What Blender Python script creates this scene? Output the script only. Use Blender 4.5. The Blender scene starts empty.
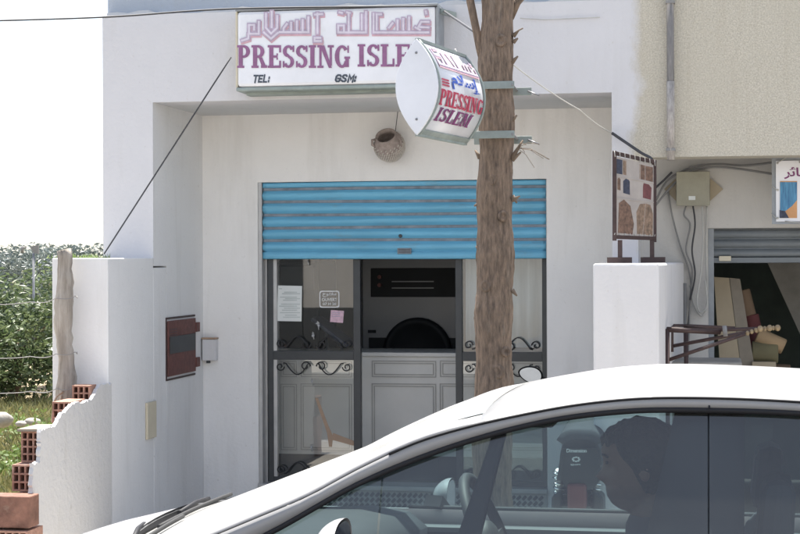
import bpy, bmesh, math, random
from mathutils import Vector, Matrix, Quaternion
SC = bpy.context.scene
COL = SC.collection
rnd = random.Random(7)
R_ = math.radians
# ------------------------------------------------------------------ camera
F = 1700.0; TH = math.atan(320/1700); CT, ST = math.cos(TH), math.sin(TH)
EYE = 1.77; HY = 258.0; ROLL = .004
cd = bpy.data.cameras.new('camera'); cam = bpy.data.objects.new('camera', cd); COL.objects.link(cam)
cd.sensor_width = 36; cd.sensor_fit = 'HORIZONTAL'; cd.lens = 36*F/800
cd.shift_y = (HY-267)/800; cd.clip_start = .05; cd.clip_end = 2000
cam.matrix_world = Matrix.Translation((0, 0, EYE)) @ Matrix.Rotation(TH, 4, 'Z') @ Matrix.Rotation(R_(90), 4, 'X') @ Matrix.Rotation(-ROLL, 4, 'Z')
SC.camera = cam
# ------------------------------------------------------------------ light
SUN_EL, SUN_AZ = R_(72), R_(-14)          # azimuth from +Y (behind the shop), towards -X
w = bpy.data.worlds.new('World'); SC.world = w; w.use_nodes = True
nt = w.node_tree; bg = nt.nodes['Background']
sky = nt.nodes.new('ShaderNodeTexSky'); sky.sky_type = 'NISHITA'; sky.sun_disc = False
sky.sun_elevation = SUN_EL; sky.sun_rotation = SUN_AZ
sky.air_density = 1.0; sky.dust_density = 1.0; sky.ozone_density = 1.0
hs = nt.nodes.new('ShaderNodeHueSaturation'); hs.inputs['Saturation'].default_value = .60   # thin white haze over the whole sky
nt.links.new(sky.outputs[0], hs.inputs['Color']); nt.links.new(hs.outputs[0], bg.inputs[0]); bg.inputs[1].default_value = .095
sd = bpy.data.lights.new('sun', 'SUN'); sd.energy = 4.3; sd.angle = R_(.55); sd.color = (1, .95, .87)
so = bpy.data.objects.new('sun', sd); COL.objects.link(so)
sdir = Vector((math.sin(SUN_AZ)*math.cos(SUN_EL), math.cos(SUN_AZ)*math.cos(SUN_EL), math.sin(SUN_EL)))
so.rotation_euler = sdir.to_track_quat('Z', 'Y').to_euler(); so.location = (0, 20, 30)
vs = SC.view_settings; vs.view_transform = 'Standard'; vs.look = 'None'; vs.gamma = 1; vs.use_curve_mapping = False
vs.exposure = 1.74
SC.render.engine = 'CYCLES'
SC.cycles.max_bounces = 10; SC.cycles.transparent_max_bounces = 16; SC.cycles.use_denoising = True

# ------------------------------------------------------------------ helpers
def at(x, y, Y):
    """point of the plane at distance Y that the photograph shows at pixel x, y"""
    x2 = x-ROLL*(y-267); y2 = y+ROLL*(x-400)
    u = (x2-400)/F; v = (HY-y2)/F; t = Y/(u*ST+CT)
    return Vector((t*(u*CT-ST), Y, EYE+t*v))
def y_on(x, y, X):
    """distance Y at which the plane X is seen at pixel x, y"""
    u = (x-ROLL*(y-267)-400)/F
    return X*(u*ST+CT)/(u*CT-ST)
def lerp(a, b, t): return a+(b-a)*t
def interp(tab, x):
    if x <= tab[0][0]: a, b = tab[0], tab[1]
    elif x >= tab[-1][0]: a, b = tab[-2], tab[-1]
    else:
        for a, b in zip(tab, tab[1:]):
            if a[0] <= x <= b[0]: break
    return a[1]+(b[1]-a[1])*(x-a[0])/(b[0]-a[0])
def smooth_tab(tab, n=40):
    """Catmull-Rom resampling of a table of (x, value)"""
    out = []
    for i in range(n+1):
        x = lerp(tab[0][0], tab[-1][0], i/n)
        k = 0
        while k < len(tab)-2 and x > tab[k+1][0]: k += 1
        p0 = tab[max(k-1, 0)]; p1 = tab[k]; p2 = tab[k+1]; p3 = tab[min(k+2, len(tab)-1)]
        h = p2[0]-p1[0]; t = (x-p1[0])/h
        m1 = (p2[1]-p0[1])/(p2[0]-p0[0]); m2 = (p3[1]-p1[1])/(p3[0]-p1[0])
        out.append((x, (2*t**3-3*t*t+1)*p1[1]+(t**3-2*t*t+t)*h*m1+(-2*t**3+3*t*t)*p2[1]+(t**3-t*t)*h*m2))
    return out

class MB:
    def __init__(s): s.v = []; s.f = []; s.sm = []
    def add(s, vs_, fs, sm=False):
        b = len(s.v); s.v += [Vector(p) for p in vs_]
        for f in fs: s.f.append([b+i for i in f]); s.sm.append(sm)
        return s
    def hexa(s, p):
        return s.add(p, [(0, 3, 2, 1), (4, 5, 6, 7), (0, 1, 5, 4), (1, 2, 6, 5), (2, 3, 7, 6), (3, 0, 4, 7)])
    def box(s, x0, y0, z0, x1, y1, z1):
        x0, x1 = min(x0, x1), max(x0, x1); y0, y1 = min(y0, y1), max(y0, y1); z0, z1 = min(z0, z1), max(z0, z1)
        return s.hexa([(x0, y0, z0), (x1, y0, z0), (x1, y1, z0), (x0, y1, z0), (x0, y0, z1), (x1, y0, z1), (x1, y1, z1), (x0, y1, z1)])
    def obox(s, c, ax, ay, az):
        c, ax, ay, az = map(Vector, (c, ax, ay, az))
        return s.hexa([c-ax-ay-az, c+ax-ay-az, c+ax+ay-az, c-ax+ay-az, c-ax-ay+az, c+ax-ay+az, c+ax+ay+az, c-ax+ay+az])
    def bar(s, p, q, w_, h=None, up=(0, 0, 1)):
        p, q = Vector(p), Vector(q); h = h or w_; d = q-p; a = d/2
        up = Vector(up)
        if abs(d.normalized().dot(up)) > .95: up = Vector((0, 1, 0))
        b = d.cross(up).normalized()*w_/2; c = b.cross(d).normalized()*h/2
        return s.obox((p+q)/2, a, b, c)
    def tube(s, pts, r, n=8, sm=True, jit=0):
        pts = [Vector(p) for p in pts]; m = len(pts)
        rs = r if isinstance(r, (list, tuple)) else [r]*m
        t0 = (pts[1]-pts[0]).normalized()
        up = Vector((0, 0, 1)) if abs(t0.z) < .9 else Vector((1, 0, 0))
        nrm = t0.cross(up).normalized(); vs_ = []; prev = t0
        for i in range(m):
            t = (pts[min(i+1, m-1)]-pts[max(i-1, 0)]).normalized()
            nrm = (prev.rotation_difference(t) @ nrm); nrm = (nrm-t*nrm.dot(t)).normalized(); prev = t
            bn = t.cross(nrm)
            for k in range(n):
                a = 2*math.pi*k/n; rr = rs[i]*(1+jit*(rnd.random()-.5))
                vs_.append(pts[i]+(nrm*math.cos(a)+bn*math.sin(a))*rr)
        fs = [(i*n+k, i*n+(k+1) % n, (i+1)*n+(k+1) % n, (i+1)*n+k) for i in range(m-1) for k in range(n)]
        s.add(vs_, fs, sm)
        b = len(s.v)-len(vs_)
        s.f.append([b+k for k in range(n)][::-1]); s.sm.append(False)
        s.f.append([b+(m-1)*n+k for k in range(n)]); s.sm.append(False)
        return s
    def capsule(s, p, q, r0, r1, n=12):
        """closed limb with rounded ends"""
        p, q = Vector(p), Vector(q); d = (q-p).normalized(); P = []; RR = []
        for i in range(5):
            a = math.pi/2*(1-i/4); P.append(p-d*r0*math.sin(a)); RR.append(max(r0*math.cos(a), .001))
        for i in range(5):
            a = math.pi/2*i/4; P.append(q+d*r1*math.sin(a)); RR.append(max(r1*math.cos(a), .001))
        return s.tube(P, RR, n)
    def lathe(s, prof, o, ax=(0, 0, 1), n=24, sm=True, cap=True):
        o, ax = Vector(o), Vector(ax).normalized()
        e = ax.cross(Vector((1, 0, 0)) if abs(ax.x) < .9 else Vector((0, 1, 0))).normalized(); g = ax.cross(e)
        vs_ = [o+ax*h+(e*math.cos(2*math.pi*k/n)+g*math.sin(2*math.pi*k/n))*r for r, h in prof for k in range(n)]
        m = len(prof)
        fs = [(i*n+k, i*n+(k+1) % n, (i+1)*n+(k+1) % n, (i+1)*n+k) for i in range(m-1) for k in range(n)]
        s.add(vs_, fs, sm); b = len(s.v)-len(vs_)
        if cap:
            s.f.append([b+k for k in range(n)][::-1]); s.sm.append(False)
            s.f.append([b+(m-1)*n+k for k in range(n)]); s.sm.append(False)
        return s
    def prism(s, pts, vec, sm=False):
        vec = Vector(vec); n = len(pts); pts = [Vector(p) for p in pts]
        s.add(pts+[p+vec for p in pts], [tuple(range(n))[::-1], tuple(range(n, 2*n))])
        b = len(s.v)-2*n
        for i in range(n):
            j = (i+1) % n; s.f.append([b+i, b+j, b+n+j, b+n+i]); s.sm.append(sm)
        return s
    def grid(s, fn, nu, nv, sm=True):
        vs_ = [fn(i/nu, j/nv) for i in range(nu+1) for j in range(nv+1)]
        return s.add(vs_, [(i*(nv+1)+j, (i+1)*(nv+1)+j, (i+1)*(nv+1)+j+1, i*(nv+1)+j+1) for i in range(nu) for j in range(nv)], sm)
    def ball(s, c, r, nu=16, nv=10, M=None, noise=0):
        c = Vector(c); r = Vector(r) if not isinstance(r, (int, float)) else Vector((r, r, r)); vs_ = []
        for j in range(nv+1):
            t = math.pi*j/nv
            for i in range(nu):
                a = 2*math.pi*i/nu
                p = Vector((r.x*math.sin(t)*math.cos(a), r.y*math.sin(t)*math.sin(a), r.z*math.cos(t)))
                if noise: p *= 1+noise*(rnd.random()-.5)*math.sin(t)
                vs_.append(c+(M @ p if M else p))
        return s.add(vs_, [(j*nu+i, (j+1)*nu+i, (j+1)*nu+(i+1) % nu, j*nu+(i+1) % nu) for j in range(nv) for i in range(nu)], True)
    def build(s, name, m, parent=None, bevel=0, mods=None, solid=0, fixn=True):
        off = Vector()
        q = parent
        while q: off += q.location; q = q.parent
        me = bpy.data.meshes.new(name)
        if parent is None:
            lo = Vector((min(p.x for p in s.v), min(p.y for p in s.v), min(p.z for p in s.v)))
            hi = Vector((max(p.x for p in s.v), max(p.y for p in s.v), 0))
            org = Vector(((lo.x+hi.x)/2, (lo.y+hi.y)/2, lo.z)); off = org
        me.from_pydata([p-off for p in s.v], [], s.f); me.validate()
        for i, p in enumerate(me.polygons): p.use_smooth = s.sm[i] if i < len(s.sm) else False
        if fixn:
            bm = bmesh.new(); bm.from_mesh(me); bmesh.ops.recalc_face_normals(bm, faces=bm.faces); bm.to_mesh(me); bm.free()
        o = bpy.data.objects.new(name, me); COL.objects.link(o); me.materials.append(m)
        if parent: o.parent = parent
        else: o.location = off
        if solid:
            md = o.modifiers.new('t', 'SOLIDIFY'); md.thickness = solid; md.offset = -1
        if bevel:
            md = o.modifiers.new('b', 'BEVEL'); md.width = bevel; md.segments = 2; md.limit_method = 'ANGLE'; md.angle_limit = R_(40)
        return o
def thing(name, label, cat, loc=(0, 0, 0), group=None):
    o = bpy.data.objects.new(name, None); COL.objects.link(o); o.location = loc; o.empty_display_size = .1
    return tag(o, label, cat, group)
def tag(o, label, cat, group=None):
    o['label'] = label; o['category'] = cat
    if group: o['group'] = group
    return o
def struct(o): o['kind'] = 'structure'; return o

# text as flat triangles in a box 1 high
def text_flat(txt, shear=0, bold=0):
    cu = bpy.data.curves.new('t', 'FONT'); cu.body = txt; cu.shear = shear; cu.offset = bold; cu.resolution_u = 3
    o = bpy.data.objects.new('t', cu); COL.objects.link(o)
    dg = bpy.context.evaluated_depsgraph_get(); dg.update(); me = bpy.data.meshes.new_from_object(o.evaluated_get(dg))
    V = [(p.co.x, p.co.y) for p in me.vertices]; Fs = [tuple(p.vertices) for p in me.polygons]
    bpy.data.objects.remove(o); bpy.data.curves.remove(cu); bpy.data.meshes.remove(me)
    x0 = min(p[0] for p in V); x1 = max(p[0] for p in V); y0 = min(p[1] for p in V); y1 = max(p[1] for p in V)
    return [((a-x0)/(x1-x0), (b-y0)/(y1-y0)) for a, b in V], Fs
def put_text(mb, txt, fn, shear=0, bold=0):
    """fn(u, v) -> 3D point for u, v in 0..1 over the word's box"""
    V, Fs = text_flat(txt, shear, bold); mb.add([fn(a, b) for a, b in V], Fs)
def stroke(mb, pts, wd, fn, k=0):
    """thick polyline with mitred joins, drawn through fn(x, y, lift)"""
    n = len(pts); L = []; Rr = []
    P = [Vector((p[0], p[1])) for p in pts]
    for i in range(n):
        a = (P[i]-P[i-1]).normalized() if i else (P[1]-P[0]).normalized()
        b = (P[i+1]-P[i]).normalized() if i < n-1 else a
        if i == 0: a = b
        t = (a+b); t = t.normalized() if t.length > .2 else b
        nn = Vector((-t.y, t.x)); sc = 1/max(abs(nn.dot(Vector((-b.y, b.x)))), .5)
        q = P[i] - (b*wd/2 if i == 0 else Vector((0, 0))) + (a*wd/2 if i == n-1 else Vector((0, 0)))
        L.append(q+nn*wd/2*sc); Rr.append(q-nn*wd/2*sc)
    for i in range(n-1):
        q_ = k+.00008*i
        mb.add([fn(L[i].x, L[i].y, q_), fn(L[i+1].x, L[i+1].y, q_), fn(Rr[i+1].x, Rr[i+1].y, q_), fn(Rr[i].x, Rr[i].y, q_)], [(0, 1, 2, 3)])
# slab-serif capitals: list of polygons in a cell (width, 1)
def arc_poly(cx, cy, ro, ri, a0, a1, n=10):
    o = [(cx+ro[0]*math.cos(R_(lerp(a0, a1, i/n))), cy+ro[1]*math.sin(R_(lerp(a0, a1, i/n)))) for i in range(n+1)]
    q = [(cx+ri[0]*math.cos(R_(lerp(a0, a1, i/n))), cy+ri[1]*math.sin(R_(lerp(a0, a1, i/n)))) for i in range(n+1)]
    return [[o[i], o[i+1], q[i+1], q[i]] for i in range(n)]
def rc(a, b, c, d): return [[(a, b), (c, b), (c, d), (a, d)]]
def slab(ch):
    st = rc(.08, .1, .30, .9)+rc(0, 0, .38, .1)+rc(0, .9, .38, 1)
    bowl = arc_poly(.36, .72, (.32, .28), (.11, .17), -90, 90)+rc(.30, .44, .36, .55)+rc(.38, .89, .40, 1)
    if ch == 'I': return .40, st
    if ch == 'P': return .70, st+bowl
    if ch == 'R': return .80, st+bowl+[[(.38, .45), (.56, .47), (.74, .12), (.52, .12)]]+rc(.50, 0, .82, .12)
    if ch == 'L': return .68, st+rc(.38, 0, .68, .11)+rc(.58, .11, .68, .36)
    if ch == 'E': return .72, st+rc(.38, 0, .70, .11)+rc(.38, .89, .70, 1)+rc(.60, .11, .70, .32)+rc(.60, .68, .70, .89)+rc(.30, .45, .52, .55)+rc(.46, .36, .54, .45)+rc(.46, .55, .54, .64)
    if ch == 'S': return .64, arc_poly(.32, .73, (.30, .27), (.10, .16), 20, 250)+arc_poly(.32, .27, (.30, .27), (.10, .16), -160, 70)+[[(.10, .60), (.36, .40), (.56, .42), (.26, .64)]]+rc(.53, .70, .62, .98)+rc(.02, .02, .11, .30)
    if ch == 'N': return .86, rc(.10, .1, .22, .9)+rc(0, 0, .32, .1)+rc(0, .9, .22, 1)+rc(.64, .1, .76, 1)+rc(.54, .9, .64, 1)+rc(.76, .9, .86, 1)+[[(.12, .99), (.36, .99), (.76, .0), (.60, .0)]]
    if ch == 'G': return .80, arc_poly(.38, .5, (.38, .5), (.15, .38), 40, 330, 18)+rc(.50, .40, .80, .50)+rc(.55, .04, .74, .40)+rc(.66, .66, .74, .98)
    if ch == 'M': return .98, rc(.10, .1, .22, .9)+rc(0, 0, .32, .1)+rc(0, .9, .22, 1)+rc(.70, .1, .90, .9)+rc(.62, 0, .98, .1)+rc(.76, .9, .98, 1)+[[(.14, .99), (.38, .99), (.55, .12), (.44, .02)], [(.45, .02), (.53, .02), (.78, .99), (.70, .99)]]
    return .4, []
def slab_word(mb, word, fn, gap=.05, slant=0, space=.35):
    """fn(u, v): u, v over the word's box"""
    x = 0; polys = []
    for ch in word:
        if ch == ' ': x += space; continue
        wd, ps = slab(ch)
        polys += [[(a+x+slant*b, b) for a, b in p] for p in ps]; x += wd+gap
    W = x-gap
    for i, p in enumerate(polys):
        mb.add([fn(a/W, b, .00007*(i % 29)) for a, b in p], [tuple(range(len(p)))])

# ------------------------------------------------------------------ materials
def newmat(name):
    m = bpy.data.materials.new(name); m.use_nodes = True; return m, m.node_tree, m.node_tree.nodes['Principled BSDF']
def mat(name, col, rough=.6, var=.12, vs_=6, bump=.0, bs=60, metal=0, coat=0, col2=None, spec=.5, stretch=(1, 1, 1), grime=0, gcol=(.2, .17, .13), gs=2.5):
    m, nt, b = newmat(name); N = nt.nodes; L = nt.links
    geo = N.new('ShaderNodeNewGeometry'); mp = N.new('ShaderNodeMapping'); mp.inputs['Scale'].default_value = stretch
    L.new(geo.outputs['Position'], mp.inputs[0])
    nz = N.new('ShaderNodeTexNoise'); nz.inputs['Scale'].default_value = vs_; nz.inputs['Detail'].default_value = 6; nz.inputs['Roughness'].default_value = .62
    L.new(mp.outputs[0], nz.inputs['Vector'])
    rp = N.new('ShaderNodeValToRGB'); rp.color_ramp.elements[0].position = .3; rp.color_ramp.elements[1].position = .7
    c2 = col2 or tuple(c*(1-var*2) for c in col)
    rp.color_ramp.elements[0].color = (*c2, 1); rp.color_ramp.elements[1].color = (*[min(c*(1+var*.4), 1) for c in col], 1)
    L.new(nz.outputs[0], rp.inputs[0]); out = rp.outputs[0]
    if grime:
        n2 = N.new('ShaderNodeTexNoise'); n2.inputs['Scale'].default_value = gs; n2.inputs['Detail'].default_value = 9; n2.inputs['Roughness'].default_value = .7
        L.new(mp.outputs[0], n2.inputs['Vector'])
        mr = N.new('ShaderNodeMapRange'); mr.inputs[1].default_value = .56; mr.inputs[2].default_value = .74; mr.inputs[4].default_value = grime
        L.new(n2.outputs[0], mr.inputs[0])
        mx = N.new('ShaderNodeMixRGB'); mx.inputs[2].default_value = (*gcol, 1)
        L.new(mr.outputs[0], mx.inputs[0]); L.new(out, mx.inputs[1]); out = mx.outputs[0]
    L.new(out, b.inputs['Base Color'])
    b.inputs['Roughness'].default_value = rough; b.inputs['Metallic'].default_value = metal; b.inputs['Specular IOR Level'].default_value = spec
    if coat: b.inputs['Coat Weight'].default_value = coat; b.inputs['Coat Roughness'].default_value = .03
    if bump:
        n3 = N.new('ShaderNodeTexNoise'); n3.inputs['Scale'].default_value = bs; n3.inputs['Detail'].default_value = 5
        L.new(mp.outputs[0], n3.inputs['Vector'])
        bp = N.new('ShaderNodeBump'); bp.inputs['Strength'].default_value = bump; bp.inputs['Distance'].default_value = .01
        L.new(n3.outputs[0], bp.inputs['Height']); L.new(bp.outputs[0], b.inputs['Normal'])
    return m
def wall_paint(name, col, beige=False, bump=.3, bs=45, dirt=.9, crack=0):
    """lime-washed plaster: faint roller marks, run-off streaks, chips; optionally turning to bare pebbledash past x = beige"""
    m, nt, b = newmat(name); N = nt.nodes; L = nt.links
    geo = N.new('ShaderNodeNewGeometry')
    def noise(scale, det, st=(1, 1, 1), ro=.6):
        mp = N.new('ShaderNodeMapping'); mp.inputs['Scale'].default_value = st; L.new(geo.outputs['Position'], mp.inputs[0])
        n = N.new('ShaderNodeTexNoise'); n.inputs['Scale'].default_value = scale; n.inputs['Detail'].default_value = det; n.inputs['Roughness'].default_value = ro
        L.new(mp.outputs[0], n.inputs['Vector']); return n.outputs[0]
    def mrange(s, a, b_, c, d):
        r = N.new('ShaderNodeMapRange'); r.inputs[1].default_value = a; r.inputs[2].default_value = b_; r.inputs[3].default_value = c; r.inputs[4].default_value = d
        L.new(s, r.inputs[0]); return r.outputs[0]
    def mix(f, a, c):
        x = N.new('ShaderNodeMixRGB'); L.new(f, x.inputs[0])
        for i, q in ((1, a), (2, c)):
            if isinstance(q, tuple): x.inputs[i].default_value = (*q, 1)
            else: L.new(q, x.inputs[i])
        return x.outputs[0]
    c = mix(mrange(noise(1.1, 6), .35, .65, 0, 1), tuple(k*.93 for k in col), col)
    c = mix(mrange(noise(1.6, 6, (4, 4, .5)), .53, .80, 0, .30*dirt), c, (.42, .40, .36))
    c = mix(mrange(noise(26, 5, (1, 1, 1), .7), .63, .72, 0, .45*dirt), c, (.45, .42, .38))
    c = mix(mrange(noise(5, 8, (1, 1, 1), .75), .64, .70, 0, .35*dirt), c, (.58, .555, .51))
    if crack:
        wn = N.new('ShaderNodeTexNoise'); wn.inputs['Scale'].default_value = 4; wn.inputs['Detail'].default_value = 6; L.new(geo.outputs['Position'], wn.inputs['Vector'])
        va = N.new('ShaderNodeVectorMath'); va.operation = 'MULTIPLY_ADD'; L.new(wn.outputs['Color'], va.inputs[0]); va.inputs[1].default_value = (.5, .5, .5); L.new(geo.outputs['Position'], va.inputs[2])
        vo = N.new('ShaderNodeTexVoronoi'); vo.feature = 'DISTANCE_TO_EDGE'; vo.inputs['Scale'].default_value = 1.7; L.new(va.outputs[0], vo.inputs['Vector'])
        mm = N.new('ShaderNodeMath'); mm.operation = 'MULTIPLY'; L.new(mrange(vo.outputs['Distance'], .004, .016, .75, 0), mm.inputs[0]); L.new(mrange(noise(1.3, 3), .62-.12*crack, .70-.12*crack, 0, 1), mm.inputs[1])
        c = mix(mm.outputs[0], c, (.20, .18, .16))
    bumpn = noise(bs, 6); bstr = bump
    if beige is not False:
        sx = N.new('ShaderNodeSeparateXYZ'); L.new(geo.outputs['Position'], sx.inputs[0])
        ad = N.new('ShaderNodeMath'); ad.operation = 'MULTIPLY_ADD'; L.new(noise(2.2, 7, (1, 1, .7), .65), ad.inputs[0]); ad.inputs[1].default_value = .45; L.new(sx.outputs[0], ad.inputs[2])
        fac = mrange(ad.outputs[0], beige+.20, beige+.27, 0, 1)
        bc = mix(mrange(noise(120, 4), .33, .67, 0, 1), (.41, .375, .305), (.63, .585, .495))
        bc = mix(mrange(noise(1.7, 6), .4, .7, 0, .45), bc, (.49, .45, .37))
        bc = mix(mrange(noise(4, 4, (6, 6, .3)), .55, .8, 0, .35), bc, (.42, .37, .29))
        c = mix(fac, c, bc)
        ml = N.new('ShaderNodeMath'); ml.operation = 'MULTIPLY_ADD'; L.new(fac, ml.inputs[0]); ml.inputs[1].default_value = .30; ml.inputs[2].default_value = .3
        bstr = ml.outputs[0]
    L.new(c, b.inputs['Base Color']); b.inputs['Roughness'].default_value = .88; b.inputs['Specular IOR Level'].default_value = .25
    bp = N.new('ShaderNodeBump'); bp.inputs['Distance'].default_value = .012
    if isinstance(bstr, float): bp.inputs['Strength'].default_value = bstr
    else: L.new(bstr, bp.inputs['Strength'])
    L.new(bumpn, bp.inputs['Height']); L.new(bp.outputs[0], b.inputs['Normal'])
    return m
def glass(name, tint, f0=.04, dust_veil=0):
    m = bpy.data.materials.new(name); m.use_nodes = True; nt = m.node_tree; N = nt.nodes; L = nt.links; N.remove(N['Principled BSDF'])
    geo = N.new('ShaderNodeNewGeometry'); vm = N.new('ShaderNodeVectorMath'); vm.operation = 'DOT_PRODUCT'
    L.new(geo.outputs['Incoming'], vm.inputs[0]); L.new(geo.outputs['Normal'], vm.inputs[1])
    def mth(op, a, b=None):
        q = N.new('ShaderNodeMath'); q.operation = op
        for i, k in enumerate((a, b)):
            if k is None: continue
            if isinstance(k, (int, float)): q.inputs[i].default_value = k
            else: L.new(k, q.inputs[i])
        return q.outputs[0]
    f = mth('POWER', mth('SUBTRACT', 1, mth('ABSOLUTE', vm.outputs['Value'])), 5)
    f = mth('ADD', mth('MULTIPLY', f, 1-2*f0), 2*f0)
    tr = N.new('ShaderNodeBsdfTransparent'); tr.inputs[0].default_value = (*tint, 1)
    gl = N.new('ShaderNodeBsdfGlossy'); gl.inputs['Roughness'].default_value = .01; gl.inputs[0].default_value = (1, 1, 1, 1)
    mx = N.new('ShaderNodeMixShader'); L.new(f, mx.inputs[0]); L.new(tr.outputs[0], mx.inputs[1]); L.new(gl.outputs[0], mx.inputs[2])
    last = mx.outputs[0]
    if dust_veil:
        df = N.new('ShaderNodeBsdfDiffuse'); df.inputs[0].default_value = (.7, .7, .68, 1)  # pale film, for dust and for a painted veil of reflections
        nz = N.new('ShaderNodeTexNoise'); nz.inputs['Scale'].default_value = 5; nz.inputs['Detail'].default_value = 8; L.new(geo.outputs['Position'], nz.inputs['Vector'])
        m2 = N.new('ShaderNodeMixShader'); L.new(mth('MULTIPLY', mth('ADD', mth('MULTIPLY', nz.outputs[0], .5), .3), dust_veil), m2.inputs[0]); L.new(last, m2.inputs[1]); L.new(df.outputs[0], m2.inputs[2]); last = m2.outputs[0]
    L.new(last, N['Material Output'].inputs[0]); return m
M = {}
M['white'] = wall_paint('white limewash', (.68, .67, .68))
M['whiteside_lifted'] = wall_paint('white limewash lightened against side wall shade', (.79, .785, .785))  # same limewash as white, colour raised to brighten the shaded side wall
M['whiteback_lifted'] = wall_paint('white limewash lightened against recess shade', (.87, .855, .84), dirt=.8)  # same limewash again, raised further to put more light into the recess
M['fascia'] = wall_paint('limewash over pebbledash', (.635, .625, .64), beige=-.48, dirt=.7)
M['greyblue'] = wall_paint('grey blue wall paint', (.42, .46, .52))
M['shade'] = wall_paint('dull white plaster', (.58, .56, .53), dirt=1.3)
M['rough'] = wall_paint('worn white render', (.60, .59, .585), bump=.8, bs=22, dirt=1.3, crack=.5)
M['soffit'] = wall_paint('soffit paint', (.62, .62, .62))
M['inside'] = mat('interior plaster', (.62, .58, .50), .9, .06, 2)
M['floor'] = mat('tile floor', (.22, .20, .18), .5, .1, 5)
M['blue'] = mat('blue painted steel', (.18, .51, .73), .5, .10, 3, bump=.12, bs=50, grime=.6, gcol=(.20, .30, .36), gs=7, stretch=(.5, 1, 2.2))
M['bluegrey'] = mat('blue grey of the slat grooves', (.27, .30, .34), .7, .2, 14)  # plain grey for the slat grooves, duller than the blue
M['steelgrey'] = mat('bare grey steel', (.28, .28, .29), .45, .15, 12, metal=.6)
M['frame'] = mat('dark grey painted steel', (.045, .05, .055), .4, .1, 10)
M['iron'] = mat('black wrought iron', (.02, .02, .022), .45)
M['alu'] = mat('aluminium trim', (.50, .50, .50), .4, .08, 10, metal=.5)
M['shopglass'] = glass('shop glass', (.90, .92, .91), .05, .03)
M['counter'] = mat('white laminate', (.66, .65, .62), .45, .05, 3)
M['kick'] = mat('dark plinth', (.06, .065, .07), .6)
M['appl'] = mat('grey enamel', (.155, .16, .168), .35, .05, 4)
M['appldark'] = mat('black plastic', (.014, .016, .018), .6, spec=.2)
M['dim'] = mat('dull grey print', (.20, .21, .21), .5)
M['signwhite'] = mat('white acrylic', (.80, .80, .83), .28, .06, 3, grime=.25, gcol=(.5, .47, .42), gs=4)
M['signgreen'] = mat('grey green painted metal', (.30, .345, .325), .5, .15, 10)
M['signgrey'] = mat('grey metal', (.30, .32, .34), .5, .12, 10)
M['purple'] = mat('faded purple vinyl', (.29, .12, .25), .5, .12, 20)
M['lilac'] = mat('faded lilac vinyl', (.52, .42, .54), .5, .12, 20)
M['lilacin'] = mat('pale lilac vinyl', (.70, .64, .72), .5, .08, 20)
M['pink'] = mat('faded pink vinyl', (.66, .40, .46), .5, .12, 20)
M['slate'] = mat('dark slate vinyl', (.06, .075, .10), .5)
M['red'] = mat('red vinyl', (.50, .035, .09), .5, .12, 20)
M['plum'] = mat('plum vinyl', (.22, .05, .17), .5, .12, 20)
M['bluevinyl'] = mat('blue vinyl', (.035, .10, .48), .5)
M['clay'] = mat('red clay brick', (.42, .235, .175), .88, .22, 22, bump=.7, bs=50, grime=.6, gcol=(.50, .44, .38), gs=11)
M['wood'] = mat('weathered grey wood', (.42, .38, .335), .9, .18, 9, bump=.8, bs=30, stretch=(3, 3, .35), col2=(.20, .17, .14))
M['bark'] = mat('brown bark', (.30, .215, .155), .95, .2, 48, bump=1.0, bs=150, stretch=(1.5, 1.5, .33), col2=(.105, .078, .06), grime=.5, gcol=(.30, .27, .23), gs=7)
M['twig'] = mat('twig', (.20, .15, .11), .9)
M['wire'] = mat('dark cable', (.05, .05, .055), .6)
M['palewire'] = mat('pale cable', (.50, .49, .46), .6)
M['greycable'] = mat('grey cable', (.24, .235, .23), .6)
M['rust'] = mat('oxide red painted steel', (.16, .060, .052), .65, .2, 25, bump=.3, bs=70, grime=.4, gcol=(.09, .05, .04), gs=12)
M['dkrust'] = mat('dark oxide steel', (.055, .030, .028), .6, .2, 20)
M['cream'] = mat('cream plastic', (.62, .56, .43), .5, .06, 6)
M['greybox'] = mat('khaki painted steel', (.37, .35, .27), .6, .1, 6, bump=.2)
M['wickerdk'] = mat('brown clay weave', (.40, .33, .30), .85, .2, 40)
M['wickerlt'] = mat('pale clay weave', (.66, .61, .55), .85, .12, 40)
M['paint'] = mat('silver white car paint', (.29, .288, .29), .5, .06, 1.5, coat=.3, grime=.12, gcol=(.22, .20, .17), gs=3)
M['blacktrim'] = mat('black trim', (.015, .015, .018), .6, spec=.3)
M['rubber'] = mat('rubber', (.022, .022, .022), .7)
M['carglass'] = glass('tinted car glass', (.54, .65, .66), .035, .05)  # pale film in the glass paints a hazy reflection veil
M['windscreen'] = glass('windscreen glass', (.78, .88, .86), .05, .55)
M['cabin'] = mat('charcoal cabin plastic', (.06, .062, .066), .6)
M['seat'] = mat('charcoal seat cloth', (.05, .052, .06), .9)
M['chrome'] = mat('chrome', (.75, .76, .78), .12, .02, 3, metal=1)
M['mirrorglass'] = mat('mirror glass', (.20, .225, .27), .02, .01, 3, metal=1)
M['skin'] = mat('skin', (.19, .105, .078), .55, .08, 12)
M['hair'] = mat('black hair', (.022, .018, .016), .7, .2, 40, bump=.5, bs=120)
M['jacket'] = mat('dark blue jacket', (.035, .045, .065), .9, .1, 20)
M['trousers'] = mat('dark trousers', (.03, .03, .035), .9)
M['moped'] = mat('black plastic shell', (.022, .024, .026), .4)
M['mopedred'] = mat('dark red plastic', (.14, .025, .025), .35)
M['mopedtext'] = mat('pale lettering', (.7, .72, .72), .5)
M['asphalt'] = mat('asphalt', (.062, .060, .058), .92, .18, 3, bump=.5, bs=90)
M['paving'] = mat('dusty concrete paving', (.50, .47, .42), .92, .12, 2.5, bump=.3, bs=40, grime=.4, gcol=(.22, .20, .17), gs=1.5)
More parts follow.
